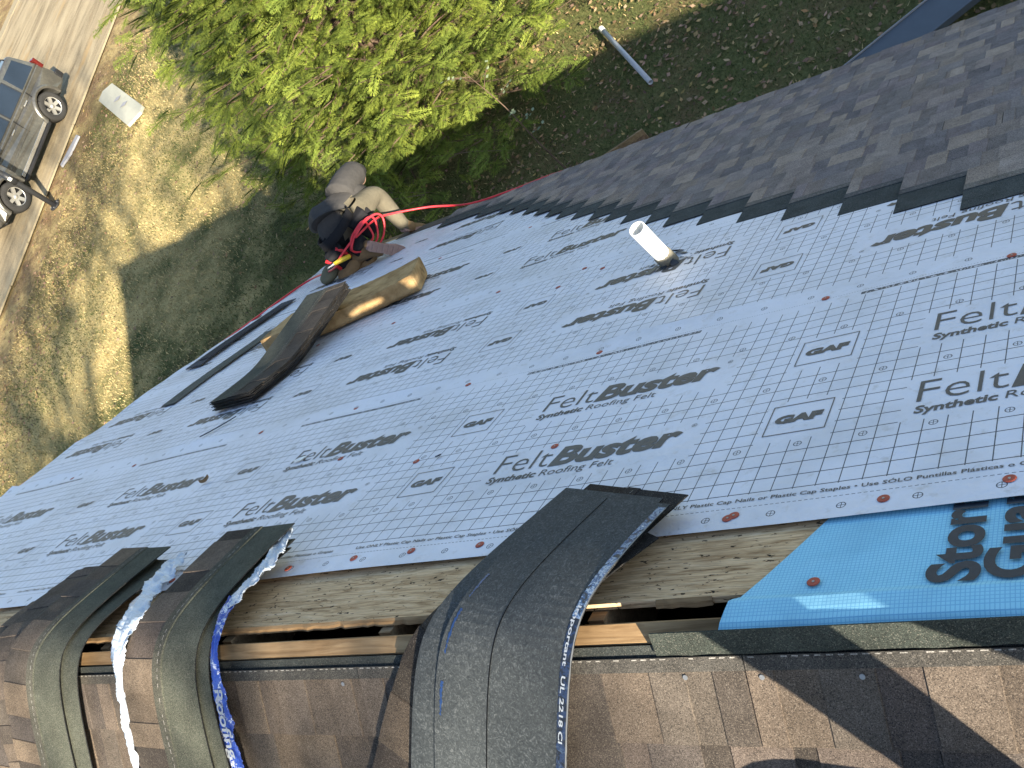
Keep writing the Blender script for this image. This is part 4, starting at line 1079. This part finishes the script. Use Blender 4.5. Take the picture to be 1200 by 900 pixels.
# grey downspout length
DSP = plain('grey_pvc', (.40, .41, .43), .4, .4, var=.15)
pa, pb2 = np.array((-5.34, 9.82, .09)), np.array((-4.52, 8.50, .07)); V, F = [], []; d = (pb2 - pa) / np.linalg.norm(pb2 - pa); sd_ = np.array((-d[1], d[0], 0)); n = 14
ds = empty('grey_pipe', tuple((pa + pb2) / 2)); tag(ds, 'length of grey plastic pipe lying on the shaded lawn', 'pipe'); mid_ = (pa + pb2) / 2
for e, (P0, r) in enumerate(((pa, .034), (pb2, .034), (pb2, .029), (pa, .029))):
    for k in range(n):
        a_ = 2 * math.pi * k / n; V.append(P0 - mid_ + r * (math.cos(a_) * sd_ + math.sin(a_) * np.array((0, 0, 1))))
F = [(i * n + k, i * n + (k + 1) % n, ((i + 1) % 4) * n + (k + 1) % n, ((i + 1) % 4) * n + k) for i in range(4) for k in range(n)]
mesh('pipe_body', V, F, DSP, ds, True)
cpl = [pa - mid_ - d * .01, pa - mid_ + d * .09]; V, F = tube_vf(cpl, .039, 14, False); mesh('coupling', V, F, PVC, ds, True)
# wooden pallet end under the eave
PW = m_wood('pallet_wood', (.09, .05, .025), (.22, .13, .07), 3.0, 1)
pal = empty('wooden_pallet', (-4.80, 6.93, 0), .35); tag(pal, 'weathered wooden pallet corner peeking out beyond the eave', 'pallet')
for k in range(7): bevel(mesh('slat', boxV(-.5 + k * .15, -.5 + k * .15 + .09, -.6, .55, .12, .14), BOXF, PW, pal), .003, 1)
for y in (-.55, 0, .50): bevel(mesh('runner', boxV(-.52, .52, y, y + .05, .0, .118), BOXF, PW, pal), .003, 1)
bevel(mesh('end_board', boxV(-.52, .52, .555, .58, .02, .22), BOXF, OLDW, pal), .003, 1)
# slate blue tray at the upper right
SL = plain('slate_metal', (.085, .098, .115), .5, .4, .1, var=.2, scale=5)
tr_ = empty('metal_trough', (-.60, 7.95, .25), math.atan2(.30, .55)); tag(tr_, 'slate blue metal trough lying beyond the eave, one pale lip', 'trough')
bevel(mesh('tray', boxV(-2.4, 1.6, -.20, .20, .0, .012), BOXF, SL, tr_), .004); bevel(mesh('lip', boxV(-2.4, 1.6, .202, .214, -.03, .03), BOXF, BRDG, tr_), .004)  # first lip coloured paler to stand for a lit rim
bevel(mesh('lip', boxV(-2.4, 1.6, -.222, -.202, -.04, .04), BOXF, SL, tr_), .004)
for x in (-1.1, .2, 1.4): bevel(mesh('support', boxV(x - .04, x + .04, -.19, .19, -.25, -.002), BOXF, OLDW, tr_), .004)
# sapling with a few pale leaves
sap = empty('sapling', (-5.65, 7.55, 0)); tag(sap, 'thin bare sapling with a few pale leaves between tree and eave', 'sapling')
st = catmull([(0, 0, 0), (-.06, .06, .7), (-.12, .16, 1.3), (-.30, .30, 1.9)], 6); V, F = tube_vf(st, np.linspace(.014, .004, len(st)), 6); mesh('stem', V, F, BARK, sap, True)
rg = np.random.RandomState(4); SAPL = plain('pale_leaf', (.20, .24, .14), .6, .3, var=.3)
for k in range(6):
    i = 7 + k * 2; b0 = st[min(i, len(st) - 1)]; an = rg.uniform(0, 6.28); e = b0 + np.array([math.cos(an) * .28, math.sin(an) * .28, .14]); V, F = tube_vf([b0, .5 * (b0 + e) + [0, 0, .02], e], [.006, .004, .002], 5); tw = mesh('twig', V, F, BARK, sap, True)
    for q in range(5):
        c0 = b0 + (e - b0) * (.4 + .15 * q); a_ = rg.uniform(0, 6.28); d1 = np.array([math.cos(a_), math.sin(a_), .2]) * .055; d2 = np.array([-math.sin(a_), math.cos(a_), .3]) * .022
        mesh('leaf', [c0, c0 + d1 * .5 + d2, c0 + d1, c0 + d1 * .5 - d2], [(0, 1, 2, 3)], SAPL, tw)

# ------------------------------------------------------------------ people
SHIRT = m_fabric('grey_shirt', (.058, .055, .052)); KHAKI = m_fabric('khaki_trousers', (.125, .110, .078), .45); SKIN = plain('skin', (.42, .26, .18), .6, .3, var=.1)
LEATH = m_fabric('tan_leather', (.22, .14, .07), .35); SOLE = m_fabric('boot_sole', (.30, .20, .165), .25, 90.0); BLKF = m_fabric('black_canvas', (.016, .016, .018)); CAMO = m_fabric('dirty_canvas', (.15, .14, .09), .6, 60.0)
def skin_body(name, joints, edges, root, mats, picker, parent, sub=2):
    ks = list(joints); me = bpy.data.meshes.new(name); me.from_pydata([joints[k][0] for k in ks], [(ks.index(a), ks.index(b)) for a, b in edges], [])
    o = bpy.data.objects.new(name, me); COL.objects.link(o)
    m = o.modifiers.new('skin', 'SKIN'); m.use_smooth_shade = True; m.branch_smoothing = .6
    for i, k in enumerate(ks):
        r = joints[k][1]; me.skin_vertices[0].data[i].radius = r if isinstance(r, tuple) else (r, r); me.skin_vertices[0].data[i].use_root = (k == root)
    s_ = o.modifiers.new('sub', 'SUBSURF'); s_.levels = sub; s_.render_levels = sub
    dg = bpy.context.evaluated_depsgraph_get(); m2 = bpy.data.meshes.new_from_object(o.evaluated_get(dg)); bpy.data.objects.remove(o)
    m2.name = name; m2.materials.clear()
    for q in mats: m2.materials.append(q)
    for pl in m2.polygons: pl.material_index = picker(pl.center); pl.use_smooth = True
    ob = bpy.data.objects.new(name, m2); return link(ob, parent)
def seg_pick(joints, segs):
    """nearest bone decides the material"""
    B = [(Vector(joints[a][0]), Vector(joints[b][0]), mi) for a, b, mi in segs]
    def f(c):
        best, bi = 9, 0
        for a, b, mi in B:
            ab = b - a; t = max(0, min(1, (c - a).dot(ab) / ab.length_squared)); d = (c - a - ab * t).length
            if d < best: best, bi = d, mi
        return bi
    return f
fdir = Vector((-.78, .62, 0)).normalized()
wk = empty('person', far(-4.50, 4.36, .0), math.atan2(fdir.y, fdir.x)); tag(wk, 'worker in grey shirt and khaki trousers kneeling at the roof corner, tool belt on', 'person')
# local: +x the way he faces (away from the ridge), +y his left, z up
J = {'pel': ((.0, -.04, .345), (.15, .145)), 'sp': ((.08, -.07, .43), (.175, .165)), 'ch': ((.22, -.20, .43), (.19, .165)), 'nk': ((.33, -.35, .33), .065), 'hd': ((.40, -.45, .27), (.085, .09)), 'ht': ((.47, -.51, .21), .07),
     'rs': ((.25, -.37, .30), .085), 're': ((.40, -.42, .10), .052), 'rw': ((.58, -.36, .02), .036), 'rh': ((.64, -.33, -.01), .030),
     'ls': ((.26, -.07, .44), .085), 'le': ((.44, .04, .28), .052), 'lw': ((.60, -.08, .12), .036), 'lh': ((.66, -.13, .08), .030),
     'rm': ((.10, -.27, .27), .112), 'rk': ((.22, -.45, .17), (.092, .088)), 'ra': ((.15, -.385, -.18), .055), 'rt': ((.17, -.43, -.27), .045),
     'lm': ((.07, .09, .23), .11), 'lk': ((.12, .20, .14), .085), 'la': ((-.20, -.06, .19), .058), 'lt': ((-.25, -.13, .10), .042)}
E = [('pel', 'sp'), ('sp', 'ch'), ('ch', 'nk'), ('nk', 'hd'), ('hd', 'ht'), ('ch', 'rs'), ('rs', 're'), ('re', 'rw'), ('rw', 'rh'), ('ch', 'ls'), ('ls', 'le'), ('le', 'lw'), ('lw', 'lh'),
     ('pel', 'rm'), ('rm', 'rk'), ('rk', 'ra'), ('ra', 'rt'), ('pel', 'lm'), ('lm', 'lk'), ('lk', 'la'), ('la', 'lt')]
sg = [('pel', 'sp', 0), ('sp', 'ch', 0), ('ch', 'nk', 0), ('nk', 'hd', 2), ('hd', 'ht', 2), ('rs', 're', 0), ('re', 'rw', 2), ('rw', 'rh', 2), ('ls', 'le', 0), ('le', 'lw', 2), ('lw', 'lh', 2), ('ch', 'rs', 0), ('ch', 'ls', 0),
      ('pel', 'rm', 1), ('rm', 'rk', 1), ('rk', 'ra', 1), ('ra', 'rt', 3), ('pel', 'lm', 4), ('lm', 'lk', 4), ('lk', 'la', 3), ('la', 'lt', 3)]
skin_body('body', J, E, 'pel', [SHIRT, KHAKI, SKIN, LEATH, BLKF], seg_pick(J, sg), wk)
def blob(name, pts, rad, mat, parent, sides=12, sub=1):
    V, F = tube_vf(catmull(pts, 5), np.interp(np.linspace(0, 1, 5 * (len(pts) - 1) + 1), np.linspace(0, 1, len(rad)), rad), sides); o = mesh(name, V, F, mat, parent, True); return o
blob('hood', [(.24, -.27, .38), (.33, -.385, .355), (.42, -.475, .295), (.49, -.54, .22)], [.12, .108, .105, .05], SHIRT, wk)
# hands with separate fingers
for sy, wr in ((-1, (.64, -.33, -.01)), (1, (.66, -.13, .08))):
    for k in range(5):
        b0 = np.array(wr) + np.array([.02, (k - 1.5) * .019, 0]) if k < 4 else np.array(wr) + np.array([-.01, -sy * .03, -.01])
        L = (.06, .075, .07, .055, .045)[k]; d0 = np.array([.8, 0, -.5]) if k < 4 else np.array([.5, -sy * .6, -.4])
        pts = [b0, b0 + d0 * L * .5, b0 + d0 * L * .75 + np.array([0, 0, -.02]), b0 + d0 * L * .9 + np.array([-.005, 0, -.045])]
        V, F = tube_vf(pts, [.011, .010, .009, .007], 7); mesh('finger', V, F, SKIN, wk, True)
# boots
def boot(name, heel, toe, upv, wk_):
    h, t, u = np.array(heel, float), np.array(toe, float), np.array(upv, float); u /= np.linalg.norm(u); d = (t - h); L = np.linalg.norm(d); d /= L; s0 = np.cross(u, d); n = 18
    outl = [(-.06 * L, .032), (.0, .040), (.25 * L, .037), (.45 * L, .036), (.68 * L, .050), (.88 * L, .044), (1.0 * L, .022)]
    ring = [(x, w) for x, w in outl] + [(x, -w) for x, w in outl[::-1]]
    V = [h + d * x + s0 * w for x, w in ring] + [h + d * x + s0 * w + u * .028 for x, w in ring]; m = len(ring)
    F = [tuple(range(m - 1, -1, -1))] + [(i, (i + 1) % m, m + (i + 1) % m, m + i) for i in range(m)] + [tuple(range(m, 2 * m))]
    o = mesh('boot_sole', V, F, SOLE, wk_)
    for k in range(7):     # tread bars
        x = L * (.02 + .14 * k); w = .030 if k < 3 else .038
        P = [h + d * (x + a_) + s0 * b_ - u * c_ for c_ in (.006, -.001) for a_, b_ in ((0, -w), (.018, -w), (.018, w), (0, w))]
        mesh('tread_bar', P, BOXF, SOLE, o)
    up = [(-.05, .034, .03), (-.05, .036, .07), (.22, .036, .085), (.5, .040, .07), (.78, .043, .055), (.97, .024, .034)]
    V, F = [], []
    for (x, w, z) in up:
        for q in np.linspace(0, math.pi, 9): V.append(h + d * x * L + s0 * w * math.cos(q) + u * (.026 + (z - .02) * math.sin(q)))
    for i in range(len(up) - 1):
        for k in range(8): F.append((i * 9 + k, i * 9 + k + 1, (i + 1) * 9 + k + 1, (i + 1) * 9 + k))
    F += [tuple(range(8, -1, -1)), tuple(range((len(up) - 1) * 9, len(up) * 9))]
    mesh(name, V, F, LEATH, wk_, True)
boot('boot', (.13, -.355, -.20), (.20, -.50, -.42), (.25, -.3, 1), wk)
boot('boot', (-.295, -.095, .245), (-.335, -.215, -.015), (.95, .1, .12), wk)
# tool belt with pouches, knife
V, F = [], []; nb = 26
for i in range(nb):
    t = 2 * math.pi * i / nb
    for z in (-.03, .03):
        for r in (.163, .174): V.append((.02 + r * math.cos(t) + z * .5, -.05 + r * 1.02 * math.sin(t) - z * .25, .385 + z - .35 * r * math.cos(t)))
for i in range(nb):
    j = (i + 1) % nb
    for a_, b_ in ((0, 1), (1, 3), (3, 2), (2, 0)): F.append((i * 4 + a_, j * 4 + a_, j * 4 + b_, i * 4 + b_))
mesh('tool_belt', V, F, BLKF, wk, True)
for (x, y, z, sx, sy, sz, mt) in ((-.05, -.20, .26, .06, .085, .11, BLKF), (.05, -.26, .20, .06, .06, .09, BLKF), (-.09, .10, .27, .05, .075, .10, BLKF), (-.15, -.05, .20, .045, .08, .10, BLKF)):
    P = [(x + a_ * sx * (.8 if c_ < 0 else 1), y + b_ * sy * (.75 if c_ < 0 else 1), z + c_ * sz) for c_ in (-1, 1) for a_, b_ in ((-1, -1), (1, -1), (1, 1), (-1, 1))]
    bevel(mesh('tool_pouch', P, BOXF, mt, wk), .02, 3)
YEL = plain('yellow_handle', (.62, .42, .03), .45, .4); REDH = plain('red_plastic', (.50, .02, .025), .4, .4)
V, F = tube_vf([(-.20, .165, .355), (-.20, .11, .325), (-.20, .05, .285)], [.014, .020, .018], 8); hm = mesh('knife_handle', V, F, YEL, wk, True)
V, F = tube_vf([(-.20, .215, .375), (-.20, .165, .355)], [.006, .010], 6); mesh('knife_blade', V, F, STEEL, wk)
for (x, y) in ((-.13, .165), (-.14, .05)):
    V, F = tube_vf([(x - .02, y, .25), (x, y, .32), (x + .02, y + .02, .37)], .014, 7); mesh('belt_tool', V, F, REDH, wk, True)
for k, (x, y, z, r) in enumerate(((.0, .235, .215, .085), (-.10, .12, .165, .10), (-.13, .0, .09, .08))):     # knee pad, tucked shin
    bm = bmesh.new(); bmesh.ops.create_icosphere(bm, subdivisions=3, radius=r)
    rr = random.Random(k)
    for v in bm.verts: v.co = Vector((v.co.x * .8, v.co.y * 1.25, v.co.z * .6)) * (1 + rr.uniform(-.05, .05)); v.co += Vector((x, y, z))
    bm_obj('knee_pad', bm, CAMO if k == 0 else LEATH, wk, True)

# air hose: along the rake, looped round his waist, then along the eave
HOSE = plain('red_hose', (.62, .035, .045), .4, .4, var=.12); mw = Matrix.Translation(wk.location) @ Matrix.Rotation(wk.rotation_euler.z, 4, 'Z')
def L2W(p): return tuple(mw @ Vector(p))
loop = []
for k in range(3):
    for t in np.linspace(0, 2 * math.pi, 14, endpoint=False):
        r1, r2 = .10 + .022 * k + .03 * math.sin(t * 1.5 + k), .080 + .012 * k; loop.append(L2W((-.185 - .012 * k + .02 * math.sin(2 * t), -.13 - r1 * math.cos(t + 2.6) - .01 * k, .295 + r2 * math.sin(t + 2.6) - .016 * k)))
pts = [far(-5.232, .4, -.004), far(-5.238, 1.2, .0), far(-5.230, 2.0, -.002), far(-5.236, 2.9, .0), far(-5.228, 3.6, .004), far(-5.20, 4.1, .014), far(-5.08, 4.30, .03), L2W((-.14, .20, .30)), L2W((-.19, .10, .34))] + loop + \
      [L2W((-.14, -.26, .26)), L2W((-.02, -.36, .12)), far(-4.05, 4.74, .16), far(-3.75, 4.82, .06), far(-3.4, 4.90, .03), far(-3.0, 4.955, .02), far(-2.7, 5.0, -.05)]
P = catmull(pts, 5); V, F = tube_vf(P, .0080, 7); hs = mesh('air_hose', V, F, HOSE, None, True); tag(hs, 'red air hose along the rake, looped round the worker, trailing over the eave', 'hose')

# photographer, standing on the sunny slope behind the lens; only the shadow shows
ph = empty('person', (0, 0, 0)); tag(ph, 'photographer on the sunny slope, seen only as a shadow on the ridge shingles', 'person')
cz = CAM.z; bx, by = .63, -.52
gz = lambda y: HR - abs(y) / CP * SP + .012
fl = (bx - .22, by + .05); fr_ = (bx + .36, by + .04)
J2 = {'pel': ((bx, by - .10, gz(by) + 1.06), (.15, .13)), 'sp': ((bx, by - .11, gz(by) + 1.15), (.15, .12)), 'ch': ((bx + .0, by - .10, gz(by) + 1.38), (.17, .13)), 'nk': ((bx, by - .10, gz(by) + 1.55), .06), 'hd': ((bx + .03, by - .07, gz(by) + 1.68), .095), 'ht': ((bx + .03, by - .06, gz(by) + 1.77), .075),
      'rs': ((bx + .2, by - .10, gz(by) + 1.45), .075), 're': ((bx + .30, by - .06, gz(by) + 1.50), .05), 'rw': ((bx + .06, by - .02, cz - .16), .034), 'ls': ((bx - .2, by - .10, gz(by) + 1.45), .075), 'le': ((bx - .30, by - .06, gz(by) + 1.50), .05), 'lw': ((bx - .12, by - .03, cz - .16), .034),
      'rk': ((fr_[0] - .01, fr_[1] - .03, gz(fr_[1]) + .50), .075), 'ra': ((fr_[0], fr_[1], gz(fr_[1]) + .08), .05), 'rt': ((fr_[0] + .05, fr_[1] + .08, gz(fr_[1] + .08) + .05), .042),
      'lk': ((fl[0] + .01, fl[1] - .03, gz(fl[1]) + .50), .075), 'la': ((fl[0], fl[1], gz(fl[1]) + .08), .05), 'lt': ((fl[0] + .03, fl[1] + .08, gz(fl[1] + .08) + .05), .042), 'rm': ((bx + .20, by - .08, gz(by) + .92), .095), 'lm': ((bx - .14, by - .08, gz(by) + .92), .09)}
E2 = [('pel', 'sp'), ('sp', 'ch'), ('ch', 'nk'), ('nk', 'hd'), ('hd', 'ht'), ('ch', 'rs'), ('rs', 're'), ('re', 'rw'), ('ch', 'ls'), ('ls', 'le'), ('le', 'lw'), ('pel', 'rm'), ('rm', 'rk'), ('rk', 'ra'), ('ra', 'rt'), ('pel', 'lm'), ('lm', 'lk'), ('lk', 'la'), ('la', 'lt')]
sg2 = [('pel', 'sp', 0), ('sp', 'ch', 0), ('ch', 'nk', 0), ('nk', 'hd', 2), ('hd', 'ht', 2), ('rs', 're', 0), ('re', 'rw', 2), ('ls', 'le', 0), ('le', 'lw', 2), ('pel', 'rm', 1), ('rm', 'rk', 1), ('rk', 'ra', 1), ('ra', 'rt', 3), ('pel', 'lm', 1), ('lm', 'lk', 1), ('lk', 'la', 1), ('la', 'lt', 3), ('ch', 'rs', 0), ('ch', 'ls', 0)]
skin_body('body', J2, E2, 'pel', [SHIRT, KHAKI, SKIN, LEATH], seg_pick(J2, sg2), ph)

# the phone he holds up, right behind the lens, with fingers round its edges
pdx = CR @ Vector((1, 0, 0)); pdy = CR @ Vector((0, 1, 0)); pdz = CR @ Vector((0, 0, 1)); pc = CAM + pdz * .012 - pdx * .045 + pdy * -.02
phone = bpy.data.objects.new('phone', None); COL.objects.link(phone); phone.matrix_world = Matrix.Translation(pc) @ CR.to_4x4(); tag(phone, 'phone held up by the photographer on the ridge', 'phone')
bevel(mesh('phone_body', boxV(-.075, .075, -.036, .036, 0, .008), BOXF, BLK, phone), .004, 2); mesh('screen', boxV(-.071, .071, -.033, .033, .0081, .0086), BOXF, GLASS, phone)
def local(p): return pc + pdx * p[0] + pdy * p[1] + pdz * p[2]
for w0, sx_ in ((J2['rw'][0], 1), (J2['lw'][0], -1)):
    w0 = Vector(w0)
    for k in range(5):
        tip = local((sx_ * (.070 - .004 * k) + 0, (.030 - .017 * k) if k < 4 else -.02, .004 if k < 4 else .014)); kn = local((sx_ * .098, (.028 - .018 * k) if k < 4 else -.035, .022)); b0 = w0 + (kn - w0) * .35
        V, F = tube_vf([tuple(w0), tuple(b0), tuple(kn), tuple(tip)], [.016, .012, .010, .0075], 7); mesh('finger', V, F, SKIN, ph, True)

# added out-of-view bag shape, only there to cast a rounded shadow below the ridge
bd = empty('shade_blocker', near(.10, .50)); tag(bd, 'unseen added blocker beside the photographer, casting shade on the sunny slope', 'shadow blocker'); bo = Vector(bd.location)
bm = bmesh.new(); bmesh.ops.create_icosphere(bm, subdivisions=4, radius=1.0)
sgn = lambda q, e: math.copysign(abs(q) ** e, q)
for v in bm.verts:
    x, y, z = sgn(v.co.x, .7), sgn(v.co.y, .75), sgn(v.co.z, .7)
    wv = 1 + .04 * math.sin(x * 5 + y * 3) + .03 * math.sin(y * 7 + z * 4)
    v.co = Vector(near(.11 + .27 * x * wv, .51 + .17 * y * wv, .165 + .145 * z * wv)) - bo
bm_obj('blocker_body', bm, CAMO, bd, True)
for q in (-.06, .06):
    V, F = tube_vf([Vector(near(.11 + .15 * math.cos(t), .51 + q, .28 + .09 * math.sin(t))) - bo for t in np.linspace(0, math.pi, 12)], .012, 7); mesh('blocker_handle', V, F, BLKF, bd, True)
